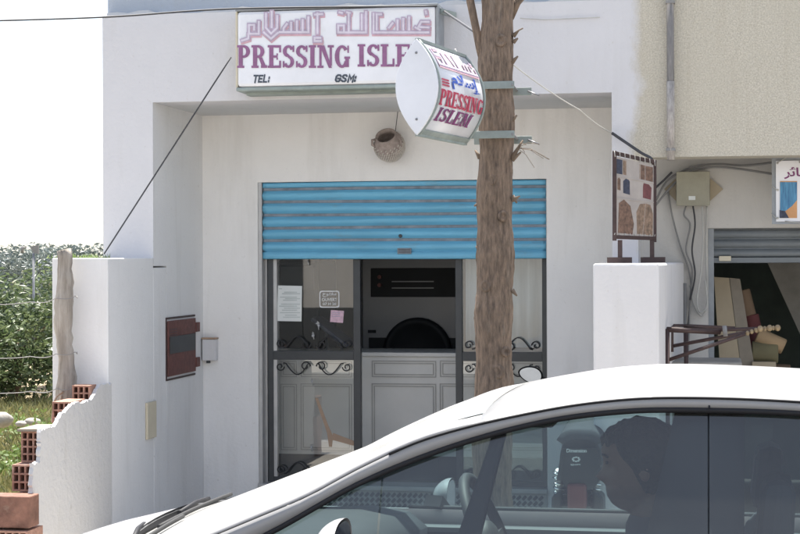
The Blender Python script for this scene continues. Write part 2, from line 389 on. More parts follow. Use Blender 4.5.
M['kerb'] = mat('concrete kerb', (.50, .48, .45), .9, .1, 4)
M['earth'] = mat('dry earth', (.36, .29, .19), .95, .2, 1.5, bump=.8, bs=14, col2=(.22, .17, .11))
M['stone'] = mat('pale stone', (.36, .34, .31), .9, .15, 8, bump=.6, bs=20)
M['galv'] = mat('galvanised wire', (.26, .25, .24), .6)
M['paper'] = mat('white paper', (.74, .76, .74), .8, .03)
M['papergrey'] = mat('faint print', (.58, .62, .60), .8)
M['pinkpaper'] = mat('pink paper', (.70, .48, .56), .8, .15, 60)
M['stickerw'] = mat('white sticker vinyl', (.82, .82, .82), .5)
M['tape'] = mat('brown parcel tape', (.42, .29, .20), .5)
M['foam'] = mat('pale beige board', (.42, .35, .25), .8, .08, 3)
M['foamside'] = mat('brown board edge', (.27, .235, .19), .8)
M['greycard'] = mat('grey card', (.30, .29, .27), .85, .15, 5)
M['darkgreen'] = mat('dark green paint', (.105, .135, .125), .8)
M['roll1'] = mat('brown fabric', (.22, .15, .10), .9); M['roll2'] = mat('tan fabric', (.40, .28, .16), .9)
M['roll3'] = mat('olive fabric', (.18, .16, .09), .9); M['roll4'] = mat('plum fabric', (.16, .05, .05), .9)
M['gold'] = mat('gilded wood', (.27, .20, .115), .5, .15, 30)
M['greyshut'] = mat('grey slatted steel', (.17, .19, .205), .5, .1, 6, bump=.1)
M['curtainpic'] = mat('printed blue curtain', (.10, .30, .48), .5, .3, 25, stretch=(6, 1, .5), col2=(.03, .12, .25))
M['orangepic'] = mat('printed orange wall', (.62, .32, .14), .5); M['navypic'] = mat('printed navy', (.045, .055, .095), .5, .3, 60)
M['brownpic'] = mat('printed brown leather', (.21, .125, .09), .5, .35, 50, grime=.7, gcol=(.07, .045, .04), gs=22); M['tanpic'] = mat('printed tan leather', (.30, .205, .145), .5, .35, 45, grime=.6, gcol=(.12, .08, .065), gs=18)
M['redpic'] = mat('printed red leather', (.17, .055, .06), .5, .2, 40); M['posterbg'] = mat('poster paper', (.50, .46, .43), .5, .1, 6, grime=.5, gcol=(.30, .22, .19), gs=10) if 0 else mat('poster paper', (.40, .36, .335), .5, .1, 9)
M['white2'] = mat('white net curtain', (.50, .545, .565), .8, .1, 8, stretch=(4, 4, .2))
M['tilew'] = mat('pale wall tile', (.55, .54, .50), .4); M['tiled'] = mat('dark tile motif', (.07, .09, .10), .5)

def leafmat(name, a, b, tr=.25):
    m, nt, p = newmat(name); N = nt.nodes; L = nt.links
    oi = N.new('ShaderNodeNewGeometry'); rp = N.new('ShaderNodeValToRGB')
    rp.color_ramp.elements[0].color = (*a, 1); rp.color_ramp.elements[1].color = (*b, 1)
    L.new(oi.outputs['Random Per Island'], rp.inputs[0]); L.new(rp.outputs[0], p.inputs['Base Color'])
    p.inputs['Roughness'].default_value = .42
    tl = N.new('ShaderNodeBsdfTranslucent'); L.new(rp.outputs[0], tl.inputs[0]); mx = N.new('ShaderNodeMixShader'); mx.inputs[0].default_value = tr
    L.new(p.outputs[0], mx.inputs[1]); L.new(tl.outputs[0], mx.inputs[2]); L.new(mx.outputs[0], N['Material Output'].inputs[0])
    return m
M['citrus'] = leafmat('citrus leaves', (.030, .055, .022), (.17, .215, .10), .35); M['olive'] = leafmat('grey leaves with haze mixed in', (.075, .10, .09), (.19, .22, .205))  # olive leaves greyed, distance haze put into their colour
M['grass'] = leafmat('dry grass', (.10, .12, .04), (.30, .28, .13)); M['weed'] = leafmat('weed leaves', (.09, .15, .035), (.20, .26, .08))

# ------------------------------------------------------------------ planes of the place
D1 = 11.0                                  # back wall of the recess
XS = at(203, 300, D1).x                    # side wall
P0 = y_on(153, 180, XS)                    # front of the upper wall
P2 = y_on(108, 300, XS)                    # near end of the side wall
XL = at(103, 200, P0).x                    # left edge of the building
XPR0 = at(612, 200, P0).x; XPR1 = at(638, 200, P0).x
ZC = 2.733                                 # ceiling of the recess
ZT = 3.275                                 # top of the white band
ZW = at(130, 258, P0).z                    # top of the low side wall
PAV = .08
XE = 7.0                                   # far right end of the building

# ------------------------------------------------------------------ ground
g = MB()
g.add([(-250, -200, -.03), (250, -200, -.03), (250, 400, -.03), (-250, 400, -.03)], [(0, 1, 2, 3)])
struct(g.build('ground', M['earth'], fixn=False))
g = MB(); g.box(-60, -2.2, -.2, 60, 6.9, 0); struct(g.build('road', M['asphalt']))
g = MB(); g.box(-60, 7.06, -.2, XE+40, D1+.3, PAV); g.box(-60, -6, -.2, 60, -2.36, PAV)
struct(g.build('pavement', M['paving']))
g = MB()
for k in range(-24, 24):
    g.box(k*1.0+.004, 6.902, -.2, k+.996, 7.058, PAV+.012)
    g.box(k*1.0+.004, -2.358, -.2, k+.996, -2.202, PAV+.012)
struct(g.build('kerb', M['kerb'], bevel=.012))

# ------------------------------------------------------------------ the building
bld = thing('shop_building', 'white and beige rendered building with a recessed shop front under a grey blue parapet', 'building', (-1.5, 10.5, 0))
op0 = at(258, 300, D1).x; op1 = at(547, 300, D1).x; opt = 2.28; ops = at(300, 484, D1).z
XR = at(655, 250, D1).x+.1
b = MB()                                    # back wall round the opening
b.box(XS, D1, 0, op0, D1+.2, ZC); b.box(op1, D1, 0, XPR1+.35, D1+.2, ZC)
b.box(op0, D1, opt, op1, D1+.2, ZC); b.box(op0, D1+.004, 0, op1, D1+.2, ops-.03)
b.build('recess_wall', M['whiteback_lifted'], bld)
b = MB(); b.box(XL, P0+.25, 0, XS, D1+.2, ZC); b.box(XL, P0+.003, ZW-.05, XS, P0+.25, ZC); b.build('side_wall', M['whiteside_lifted'], bld)
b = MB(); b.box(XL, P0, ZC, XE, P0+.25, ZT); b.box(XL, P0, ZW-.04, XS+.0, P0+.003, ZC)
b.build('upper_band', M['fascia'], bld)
b = MB(); b.box(XPR0, P0, 0, XPR1, P0+.25, ZC); b.box(XPR1, P0, 2.35, XE, P0+.25, ZC)
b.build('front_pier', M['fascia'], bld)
b = MB(); b.box(XL, P0+.25, ZC+.02, XE, D1+4, ZC+.2); b.box(XS, P0+.25, ZC, XPR1, D1, ZC+.018); b.build('ceiling_slab', M['soffit'], bld)
b = MB(); b.box(XL+.01, P0+.07, ZT, XE, P0+.3, 3.65); b.box(XL+.01, P0+.3, ZT, XL+.25, D1+4, 3.65); b.build('parapet', M['greyblue'], bld)
b = MB()
b.grid(lambda u, v: (lerp(XL+.02, XE-.1, u), P0+.004+.064*v, ZT+.001+(.012+.012*math.sin(u*97)+.010*math.sin(u*311+1)+rnd.random()*.006)*(0 if v == 0 else 1)), 160, 2, False); b.build('mortar_ledge', M['shade'], bld)
# interior of the laundry
ix0, ix1, iy1 = XS+.05, XPR1+.3, D1+3.2
b = MB()
b.box(ix0-.1, iy1, 0, ix1+.1, iy1+.1, ZC); b.box(ix0-.1, D1+.2, 0, ix0, iy1, ZC); b.box(ix1, D1+.2, 0, ix1+.1, iy1, ZC)
b.build('interior_wall', M['inside'], bld)
b = MB(); b.box(ix0, D1+.2, 0, ix1, iy1, ops-.04); b.build('interior_floor', M['floor'], bld)
# neighbour bay
NB = 10.6
nx0 = at(708, 260, NB).x; nzt = at(750, 228, NB).z
b = MB()
b.box(XPR1, NB, 0, nx0, NB+.2, 2.6); b.box(nx0, NB, nzt, XE, NB+.2, 2.6); b.box(nx0+3.0, NB, 0, XE, NB+.2, nzt)

b.build('bay_wall', M['shade'], bld)
b = MB(); b.box(XPR1+.36, D1+2.8, 0, XE, D1+2.9, ZC); b.box(XE-.2, P0+.3, 0, XE, D1+2.8, ZC); b.box(nx0-.35, NB+.2, 0, nx0-.25, D1+2.8, ZC); b.build('bay_interior_wall', M['darkgreen'], bld)
b = MB(); b.box(XPR1, P0+.25, 2.6, XE, NB+.2, 2.7); b.build('bay_soffit', M['soffit'], bld)
# tiled riser and sill under the shop window
b = MB(); b.box(op0, D1-.03, ops-.03, op1, D1+.2, ops); b.build('window_sill', M['alu'], bld, bevel=.003)
tl = MB(); tl.box(op0+.002, D1-.008, PAV, op1-.002, D1+.003, ops-.032); til = tl.build('riser_tiles', M['tilew'], bld)
dm = MB(); ts = .036; xx = op0+.02
k = 0
while xx < op1-.03:
    zz = PAV+.02
    while zz < ops-.045:
        dm.obox((xx, D1-.0095, zz), (.012, 0, .012), (0, .0012, 0), (-.007, 0, .007)); zz += ts
    xx += ts
dm.build('tile_motif', M['tiled'], til)

# the house across the street, behind the camera, mirrored in the shop glass
oh = thing('street_house', 'pale house across the street, seen only mirrored in the shop glass', 'building', (-3, -7.2, 0))
b = MB(); b.box(-16, -9.2, .9, 9, -7.0, 4.6); b.build('wall', M['shade'], oh)
b = MB(); b.box(-16, -9.2, 0, -5.3, -6.99, .9); b.build('plinth', M['kick'], oh)
b = MB(); b.box(-5.3, -9.2, 0, 9, -6.995, .9); b.build('plinth', M['shade'], oh)
for xa, xb in ((-8.4, -7.25), (-2.6, -1.2), (2.5, 4.2)):
    b = MB(); b.box(xa, -7.0, .02, xb, -6.95, 2.5); b.build('door', M['frame'], oh)

# boundary walls
ww = MB()
xl2 = at(52, 300, P2).x
ww.hexa([(xl2, P2, 0), (XS, P2, 0), (XS, D1, 0), (XL-.3, D1, 0), (xl2, P2, ZW+.005), (XS, P2, ZW+.005), (XS, D1, ZW), (XL-.3, D1, ZW)])
# keep clear of the building's side wall: end the free-standing wall at its front
ww = MB(); ww.box(xl2, P2, 0, XS, P0-.001, ZW); ww.box(xl2, P0-.001, 0, XL-.002, D1, ZW); ww.box(XL, P0-.001, 0, XS-.0, P0+.25-.001, ZW-.06)
wl = ww.build('boundary_wall', M['whiteside_lifted'], None, bevel=.008)
tag(wl, 'tall white boundary wall with a brown meter hatch, joining the side of the recess', 'wall')
PR = 8.95
a0 = at(593, 300, PR); a1 = at(659, 300, PR); a2 = at(684, 300, NB); zr = at(625, 263.5, PR).z
ww = MB(); ww.prism([(a0.x, PR, 0), (a1.x, PR, 0), (a2.x, NB-.002, 0), (a0.x, NB-.002, 0)], (0, 0, zr))
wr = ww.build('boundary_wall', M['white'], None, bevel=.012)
tag(wr, 'thick white wall end below the framed leather poster board', 'wall')

# ------------------------------------------------------------------ broken wall with hollow bricks
bw = thing('broken_wall', 'broken stepped wall end with bare hollow red bricks and worn white render', 'wall', (XS, 8.6, 0))
def hollow(mb, x0, x1, z0, z1, Y, nx, nz, dep=.25):
    t = .009
    for i in range(nx+1):
        xx = lerp(x0, x1-t, i/nx); mb.box(xx, Y, z0, xx+t, Y+dep, z1)
    cw = (x1-x0-t)/nx
    for i in range(nx):
        for j in range(nz+1):
            zz = lerp(z0, z1-t, j/nz); mb.box(x0+cw*i+t, Y+.0005, zz, x0+cw*(i+1), Y+dep, zz+t)
    mb.box(x0+.002, Y+dep*.8, z0+.002, x1-.002, Y+dep-.002, z1-.002)
pl = [(108, 384), (100, 385.5), (92, 400), (84, 402), (72, 404), (62, 415), (55, 426), (47, 429), (41, 430.5), (40.5, 447), (40, 462), (33.5, 465), (32, 493), (31, 503), (28, 512), (28.5, 534)]
prof = []
for x, y in pl:
    Y = y_on(x, y, XS+.012); prof.append((Y, at(x, y, Y).z))
prof[0] = (P2+.02, prof[0][1]); jag = [prof[0]]
for a, c in zip(prof, prof[1:]):
    for k in range(1, 8): jag.append((lerp(a[0], c[0], k/7)+rnd.uniform(-.007, .007), lerp(a[1], c[1], k/7)+rnd.uniform(-.008, .008)))
prof = jag; prof.append((prof[-1][0]-.01, 0)); prof.append((P2+.02, 0))
m_ = MB(); m_.prism([(XS+.012, a, z) for a, z in prof], (-.022, 0, 0)); m_.build('render_coat', M['rough'], bw)
core = MB()
for a, z0_, z1_ in ((8.95, 0, .88), (8.70, 0, .80), (8.36, 0, .80), (8.17, 0, .66)):
    pass
core.box(XS-.115, 8.42, 0, XS-.012, P2-.002, at(72, 429, 8.45).z); core.box(XS-.115, 8.3, 0, XS-.012, 8.418, at(41, 466, 8.3).z-.01)
core.box(XS-.115, 8.1, 0, XS-.012, 8.298, at(33, 493, 8.1).z-.012); core.build('brick_core', M['clay'], bw)
for (x0, x1, y0, y1, nx, nz, dz) in ((73, 90.5, 385.5, 401, 3, 2, .1), (53, 71, 402, 426, 3, 3, .22), (22, 40.5, 431.5, 462, 3, 4, .24), (13, 33, 465, 491, 3, 3, .24)):
    xr = XS-.012; Y = y_on(x1, (y0+y1)/2, xr); p = at(x0, y1, Y); q = at(x1, y0, Y)
    h = MB(); hollow(h, p.x, xr, p.z, q.z, Y-.012, nx, nz, dz); h.build('hollow_brick', M['clay'], bw)
p = at(0, 530, 7.95); q = at(29, 497, 7.95)
h = MB(); h.box(p.x-.55, 7.95, p.z+.01, q.x, 8.08, q.z); h.build('solid_course', mat('dark red clay', (.25, .125, .09), .9, .25, 12, bump=.6, bs=40, grime=.5, gcol=(.36, .29, .23), gs=8), bw, bevel=.006)
p = at(-2, 552, 7.93); q = at(27, 531, 7.93)
for i in range(4):
    wdt = (q.x-p.x)
    h = MB(); hollow(h, p.x-wdt*i*1.03, q.x-wdt*i*1.03, p.z-.06, q.z-.004, 7.93, 4, 3, .2); h.build('hollow_brick', M['clay'], bw)
h = MB(); h.box(p.x-.55, 7.96, 0, q.x, 8.1, p.z-.062); h.build('brick_core', M['clay'], bw)
h = MB(); t0 = at(41, 430.5, 8.24)
for i in range(26):
    a = rnd.random(); cx_, cy_ = XS-.11+a*.1, lerp(8.3, 9.1, rnd.random()); zz = 0.80 if cy_ < 8.6 else .92
q = at(22, 431, 8.24); qq = at(41, 431, 8.24)
h.prism([(q.x-.01, 8.2, q.z+.001), (qq.x-.004, 8.2, q.z+.003), (qq.x-.004, 8.46, q.z+.003), (q.x-.01, 8.46, q.z+.001)], (0, 0, .012)); h.build('mortar_bed', M['foamside'], bw)

# wooden post, wires
p0 = at(66, 402, P2-.09); p1 = at(63.5, 250, P2-.09)
pts = []; rs = []
for i in range(25):
    t = i/24; q = p0.lerp(p1, t); pts.append(q+Vector((rnd.uniform(-.004, .004)+.008*math.sin(t*9), 0, 0))); rs.append(.049*(1+.12*math.sin(t*11+1))*(1.08-.16*t)*(1+rnd.uniform(-.05, .05)))
post = MB(); post.tube([pts[0]-Vector((0, 0, .6))]+pts, [.055]+rs, 12, jit=.12)
po = post.build('fence_post', M['wood']); tag(po, 'weathered grey wooden post tied against the white wall end above the broken bricks', 'post')
def cable(pts, r, m, label, name='cable', cat='cable', sag=0, n=6, group=None):
    P = []; pts = [Vector(p) for p in pts]
    if len(pts) > 3:
        for i in range(len(pts)-1):
            p0, p1, p2, p3 = pts[max(i-1, 0)], pts[i], pts[i+1], pts[min(i+2, len(pts)-1)]
            for k in range(8):
                t = k/8; P.append(.5*((2*p1)+(p2-p0)*t+(2*p0-5*p1+4*p2-p3)*t*t+(3*p1-p0-3*p2+p3)*t**3)-Vector((0, 0, sag*4*t*(1-t))))
        pts = pts[-1:]
    for a, c in zip(pts, pts[1:]):
        a, c = Vector(a), Vector(c)
        for i in range(8):
            t = i/8; P.append(a.lerp(c, t)-Vector((0, 0, sag*4*t*(1-t))))
    P.append(Vector(pts[-1]))
    o = MB().tube(P, r, n).build(name, m); tag(o, label, cat, group); return o
Yp = P2-.09
for (yy, yl, lab) in ((297, 303, 'topmost thin fence wire running left from the wooden post'), (353, 356, 'fence wire below the topmost one, tied round the middle of the post'), (388, 391, 'lowest fence wire, tied near the foot of the wooden post')):
    a = at(75, yy-1, Yp-.055); c = at(56, yy+1, Yp-.055); e = at(-40, yl, Yp+.4)
    cable([at(77, yy-1, Yp), a, c, at(30, (yy+yl)/2+2, Yp+.15), e],   .0024, M['galv'], lab, 'fence_wire', 'wire', .012, group='fence wires')
cable([at(63, 392, Yp-.06), at(55, 400, Yp-.09), at(52, 422, Yp-.12), at(57, 412, Yp-.1), at(62, 396, Yp-.06)], .005, M['tape'], 'loop of rusty wire hanging at the foot of the wooden post', 'wire_loop', 'wire')

# ------------------------------------------------------------------ meter hatch, boxes
mt = thing('meter_hatch', 'oxide red steel hatch with a dark middle panel set in the white side wall', 'hatch', (XS, 10, 1))
ya, yb = y_on(166, 345, XS), y_on(194, 345, XS); zt_, zb_ = at(180, 317, (ya+yb)/2).z, at(180, 377, (ya+yb)/2).z
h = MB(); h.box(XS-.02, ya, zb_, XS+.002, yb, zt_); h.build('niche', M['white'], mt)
h = MB()
for z_ in (zt_, zb_): h.box(XS, ya-.01, z_-.006, XS+.006, yb+.01, z_+.006)
h.box(XS, ya-.01, zb_+.006, XS+.006, ya, zt_-.006); h.build('frame', M['dkrust'], mt)
hz = zt_-zb_
h = MB(); h.box(XS+.006, ya+.004, zb_+.02, XS+.014, yb-.004, zt_-.016)
d = h.build('door', M['rust'], mt, bevel=.002)
h = MB(); h.box(XS+.0145, ya+.03, zb_+hz*.42, XS+.02, yb-.03, zb_+hz*.70); h.build('dark_panel', M['kick'], d)
h = MB()
for i in range(5):
    for j in range(3): h.box(XS+.0142, ya+.04+.03*i, zt_-.075-.018*j, XS+.0155, ya+.055+.03*i, zt_-.068-.018*j)
h.build('vent', M['kick'], d)
for zz in (.12, .72):
    h = MB(); h.box(XS+.004, yb-.004, zb_+hz*zz, XS+.02, yb+.07, zb_+hz*(zz+.16)); h.build('hinge', M['rust'], mt)
p, q = at(194, 361, D1-.1), at(214, 338, D1-.1)
mb_ = thing('meter_box', 'small white junction box fixed in the corner beside the red hatch', 'box', ((p.x+q.x)/2, D1-.05, p.z))
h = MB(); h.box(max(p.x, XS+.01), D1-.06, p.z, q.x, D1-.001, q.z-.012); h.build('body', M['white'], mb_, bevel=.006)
h = MB(); h.box(max(p.x, XS+.01)-.004, D1-.063, q.z-.011, q.x+.003, D1-.001, q.z); h.build('lid', M['tape'], mb_, bevel=.003)
h = MB(); h.box((p.x+q.x)/2, D1-.05, p.z-.018, (p.x+q.x)/2+.02, D1-.02, p.z); h.build('cable_gland', M['kick'], mb_)
ya, yb = y_on(145, 420, XS), y_on(154, 420, XS); zt_, zb_ = at(150, 403, ya).z, at(150, 440, ya).z
h = MB(); h.box(XS+.001, ya, zb_, XS+.018, yb, zt_); o = h.build('cover_plate', M['cream'], None, bevel=.005)
tag(o, 'cream plastic cover plate low on the white side wall, below the red hatch', 'plate')

# ------------------------------------------------------------------ blue roller shutter
sh = thing('roller_shutter', 'blue corrugated roller shutter half lowered over the laundry front', 'shutter', ((op0+op1)/2, D1, 1.7))
sz0, sz1 = at(400, 259, D1+.03).z, opt-.002
SX0, SX1 = at(263, 220, D1+.03).x, op1-.006
prof = []
ns = 5; hh = (sz1-.035-sz0-.05)/ns
prof.append((D1+.035, sz1)); prof.append((D1+.02, sz1-.004)); prof.append((D1+.02, sz1-.03)); prof.append((D1+.04, sz1-.035))
for i in range(ns):
    zt_ = sz1-.035-hh*i
    for k in range(10):
        t = k/10
        dd = .034*math.sin(math.pi*min(1, max(0, (t-.24)/.76)))**.75 if t > .24 else 0
        prof.append((D1+.045-dd, zt_-hh*t))
prof += [(D1+.045, sz0+.05), (D1+.02, sz0+.046), (D1+.018, sz0+.006), (D1+.03, sz0)]
h = MB(); n = len(prof)
def slat(u, v):
    y_, z_ = prof[round(u*(n-1))]; k = int((sz1-z_)/hh); x_ = lerp(SX0, SX1, v)
    return (x_, y_+.0028*math.sin(x_*3.1+k*2.3)+.0016*math.sin(x_*11+k*5), z_+.0022*math.sin(x_*2.2+k*1.7))
h.grid(slat, n-1, 64, False)
cur = h.build('curtain', M['blue'], sh, solid=.002)
for p_ in cur.data.polygons: p_.use_smooth = True
for i in range(ns):
    zt_ = sz1-.035-hh*i; h = MB()
    h.grid(lambda u, v: (lerp(SX0+.002, SX1-.002, u), D1+.0438+.0028*math.sin(lerp(SX0, SX1, u)*3.1+i*2.3)+.0016*math.sin(lerp(SX0, SX1, u)*11+i*5)-.008*max(0, v-.75)*2-.008*max(0, .2-v)*2, zt_-hh*lerp(.01, .235, v)+.0022*math.sin(lerp(SX0, SX1, u)*2.2+i*1.7)), 40, 6); h.build('slat_groove', M['bluegrey'], cur)
for xa, xb in ((op0, SX0-.003), (op1-.005, op1)):
    h = MB(); h.box(xa+.001, D1+.01, ops, xb, D1+.06, opt-.001); h.build('guide_rail', M['alu'], sh)
p = at(400, 236, D1); h = MB(); h.lathe([(.012, 0), (.012, .014), (.007, .014)], (p.x, D1+.02, p.z), (0, -1, 0), 12); h.build('lock', M['kick'], sh)
p, q = at(397, 254, D1), at(411, 248, D1); h = MB(); h.box(p.x, D1+.008, p.z, q.x, D1+.0175, q.z); pt = h.build('maker_plate', M['bluegrey'], sh, bevel=.003)
h = MB()
for k_ in range(3): h.box(p.x+.008, D1+.0065, lerp(p.z, q.z, .22+.25*k_), q.x-.008, D1+.0078, lerp(p.z, q.z, .32+.25*k_))
h.build('lettering', M['kick'], pt)

# ------------------------------------------------------------------ shop front: frames, glass, scrolls
YF = D1+.10
def fx(x): return at(x, 350, YF).x
def fz(y): return at(400, y, YF).z
zbar0, zbar1 = fz(360.5), fz(351.5)
fr = MB()
posts = [(268.5, 274), (354, 361), (456, 462.5), (542.5, 547)]
for a, c in posts: fr.box(fx(a), YF-.02, ops+.001, min(fx(c), op1-.002), YF+.03, opt)
for a, c in ((274, 354), (462.5, 542.5)):
    fr.box(fx(a), YF-.018, zbar0, fx(c), YF+.028, zbar1); fr.box(fx(a), YF-.018, ops+.001, fx(c), YF+.028, ops+.035)
fr.box(fx(274), YF-.018, opt-.05, fx(542.5), YF+.028, opt-.001)
sf = fr.build('shop_front', M['frame'], bld, bevel=.002)
h = MB(); h.box(op0+.02, YF-.02, ops, fx(268), YF+.04, opt); h.build('side_trim', M['alu'], sf)
h = MB(); h.box(fx(274), YF-.012, ops+.035, fx(277.5), YF+.02, opt-.05); h.build('side_trim', M['alu'], sf)
for a, c in ((277.5, 354), (462.5, 542.5)):
    for z0_, z1_ in ((ops+.035, zbar0), (zbar1, opt-.05)):
        h = MB(); h.add([(fx(a), YF+.006, z0_), (fx(c), YF+.006, z0_), (fx(c), YF+.006, z1_), (fx(a), YF+.006, z1_)], [(0, 1, 2, 3)])
        h.build('pane', M['shopglass'], sf)
def spiral(c, r, a0, turns, sgn, n=26):
    return [(c[0]+r*(1-.72*i/n)*math.cos(a0+sgn*turns*2*math.pi*i/n), c[1]+r*(1-.72*i/n)*math.sin(a0+sgn*turns*2*math.pi*i/n)) for i in range(n+1)]
def scroll_set(xa, xb, zb, up):
    """two S scrolls meeting in the middle and running along the bar; one mesh"""
    mb = MB(); W = xb-xa; mid = (xa+xb)/2; s = 1 if up else -1
    for side in (-1, 1):
        c1 = (mid+side*W*.10, zb+s*.042); c2 = (mid+side*W*.42, zb+s*.045)
        P = spiral(c1, .034, math.pi/2*(-s) if False else (math.pi if side > 0 else 0), 1.15, (1 if side > 0 else -1)*s)
        # body of the S: from inner curl out over a low arch to the outer curl
        arch = []
        for i in range(11):
            t = i/10; arch.append((lerp(mid+side*W*.06, mid+side*W*.38, t), zb+s*(.02+.085*math.sin(math.pi*min(t*1.1, 1))*(1-.2*t))))
        Q = spiral(c2, .030, (math.pi if side > 0 else 0), 1.15, (-1 if side > 0 else 1)*s)
        for path in (P, arch, Q): mb.tube([(a, YF-.03, c) for a, c in path], .0048, 6)
    return mb
for xa, xb in ((fx(275), fx(354)), (fx(463), fx(543))):
    scroll_set(xa, xb, zbar1, True).build('scroll', M['iron'], sf); scroll_set(xa, xb, zbar0, False).build('scroll', M['iron'], sf)
    mb = scroll_set(xa, xb, ops+.036, True); mb.build('scroll', M['iron'], sf)
for px, py, s_ in ((313, 334, .8), (318, 324, .9), (308, 261, .6), (312, 380, .8), (311, 446, .8), (512, 266, .6)):
    c = at(px, py, YF-.012); mb = MB()
    for k in range(5):
        a = 2*math.pi*k/5+.4+px; d = Vector((math.cos(a)*.6, 0, math.sin(a)))*.030*s_*rnd.uniform(.5, 1.1); e = Vector((-d.z, 0, d.x))*.33
        mb.add([c, c+d*.5+e, c+d+Vector((0, -.006, 0)), c+d*.5-e], [(0, 1, 2, 3)])
    mb.tube([c, c+Vector((.006, 0, -.045*s_))], .004, 5); o = mb.build('leaf_rosette', M['alu'], sf)
# papers on the glass
def flat(name, corners, Y, m, parent=None, lift=.002):
    mb = MB(); mb.prism([at(x, y, Y) for x, y in corners], (0, -lift, 0)); return mb.build(name, m, parent)
YG = YF+.004
no = thing('notice', 'white printed notice sheet taped inside the upper pane of the shop front', 'notice', at(289, 321, YG))
flat('sheet', [(277, 321), (301.5, 321.5), (302, 286), (278, 285.5)], YG, M['paper'], no)
mb = MB()
for j, y in enumerate((288.5, 292, 293.5, 297, 298.5, 300, 304, 306, 308, 310, 312.5, 315, 317)):
    xa, xb = 279+(j*5 % 7), 300-(j*3 % 6)
    if j == 0: xa, xb = 279, 282
    mb.prism([at(xa, y+.7, YG-.0025), at(xb, y+.7, YG-.0025), at(xb, y-.3, YG-.0025), at(xa, y-.3, YG-.0025)], (0, -.0006, 0))
mb.build('print', M['papergrey'], no)
st_ = thing('opening_sticker', 'white outlined opening hours sticker reading OUVERT on the glass', 'sticker', at(329, 307, YG))
mb = MB()
ring = []
for cx_, cy_, a0 in ((337.2, 293, -90), (337.2, 305.5, 0), (321.6, 305.5, 90), (321.6, 293, 180)):
    for k in range(4): a = R_(a0+30*k); ring.append((cx_+2.2*math.cos(a), cy_+2.2*math.sin(a)))
inner = [(329.4+(x-329.4)*.90, 299.2+(y-299.2)*.88) for x, y in ring]; nr = len(ring)
P = [at(x, y, YG-.002) for x, y in ring+inner]; mb.add(P, [(i, (i+1) % nr, nr+(i+1) % nr, nr+i) for i in range(nr)])
def pt_fn(x0, y0, x1, y1, Y): return lambda u, v: at(lerp(x0, x1, u), lerp(y1, y0, v), Y)
AR_OPEN = '\uFEA1\uFEEE\uFE98\uFED4\uFEE3'
put_text(mb, AR_OPEN, pt_fn(322.5, 292.3, 336.5, 297, YG-.003), 0, .02)
put_text(mb, 'OUVERT', pt_fn(321.8, 298, 337.2, 301.3, YG-.003), 0, .02)
put_text(mb, '07 H 20', pt_fn(322.8, 302.6, 336.2, 305.2, YG-.003), 0, .02)
mb.build('lettering', M['stickerw'], st_, fixn=False)
lf = thing('leaflet', 'small pink and white leaflet stuck under the OUVERT sticker', 'leaflet', at(337, 323, YG))
flat('sheet', [(330, 322), (343, 323), (344, 311), (331, 310)], YG, M['pinkpaper'], lf)
mb = MB()
for y in (312, 314, 316): mb.prism([at(332, y+.8, YG-.0025), at(340, y+.8, YG-.0025), at(340, y, YG-.0025), at(332, y, YG-.0025)], (0, -.0006, 0))
mb.build('print', M['lilac'], lf)
tp = MB()
tp.prism([at(x, y, YG) for x, y in ((315, 398), (318, 398), (328, 425), (333, 436), (332, 447), (329, 447), (327, 433))], (0, -.001, 0))
tp.prism([at(x, y, YG-.0015) for x, y in ((333, 433), (354, 441), (354, 446), (332, 440))], (0, -.001, 0))
tag(tp.build('parcel_tape', M['tape']), 'strips of brown parcel tape mending the lower glass pane', 'tape')

# ------------------------------------------------------------------ things inside the laundry
YC = D1+.55
ct = thing('counter', 'white panelled laundry counter behind the shop window', 'counter', (fx(405), YC, ops))
def cx2(x): return at(x, 400, YC).x
cz = at(405, 352.5, YC).z; ck = at(405, 456, YC).z
h = MB(); h.box(ix0+.02, YC, ck, at(600, 400, YC).x, YC+.5, cz-.03); h.build('front_panel', M['counter'], ct)
h = MB(); h.box(ix0+.02, YC-.02, cz-.029, at(600, 400, YC).x, YC+.52, cz); h.build('worktop', M['counter'], ct, bevel=.006)
h = MB(); h.box(ix0+.02, YC+.04, ops-.04, at(600, 400, YC).x, YC+.48, ck-.001); h.build('plinth', M['kick'], ct)
md = MB()
def mould(x0, y0, x1, y1):
    p, q = at(x0, y1, YC), at(x1, y0, YC); t = .008
    for dd in (0, .016):
        md.box(p.x+dd, YC-.007, p.z+dd, q.x-dd, YC-.001, p.z+t*.7+dd); md.box(p.x+dd, YC-.007, q.z-t*.7-dd, q.x-dd, YC-.001, q.z-dd)
        md.box(p.x+dd, YC-.007, p.z+t*.7+dd, p.x+t*.7+dd, YC-.001, q.z-t*.7-dd); md.box(q.x-t*.7-dd, YC-.007, p.z+t*.7+dd, q.x-dd, YC-.001, q.z-t*.7-dd)
for x0, x1 in ((281, 297), (301, 352), (372, 436), (440, 490), (494, 545)):
    mould(x0, 361, x1, 377); mould(x0, 384, x1, 450)
md.build('moulding', mat('darker grey counter moulding', (.44, .43, .41), .5), ct)  # moulding lines a darker grey than the white panels
YW = D1+1.25
wm = thing('washing_machine', 'large grey laundry machine with a round black door and dark control panel', 'washing machine', (at(412, 300, YW).x, YW, ops))
p, q = at(362, 352, YW), at(476, 250, YW)
h = MB(); h.box(p.x, YW, ops, q.x, YW+.9, q.z+.12); h.build('body', M['appl'], wm, bevel=.01)
p, q = at(371, 297, YW), at(459, 268, YW); h = MB(); h.box(p.x, YW-.012, p.z, q.x, YW-.001, q.z); cp = h.build('control_panel', M['appldark'], wm, bevel=.004)
mb = MB()
for y in (281.5, 288): a, c = at(392, y+.6, YW), at(434, y-.6, YW); mb.box(a.x, YW-.0135, a.z, c.x, YW-.0125, c.z)
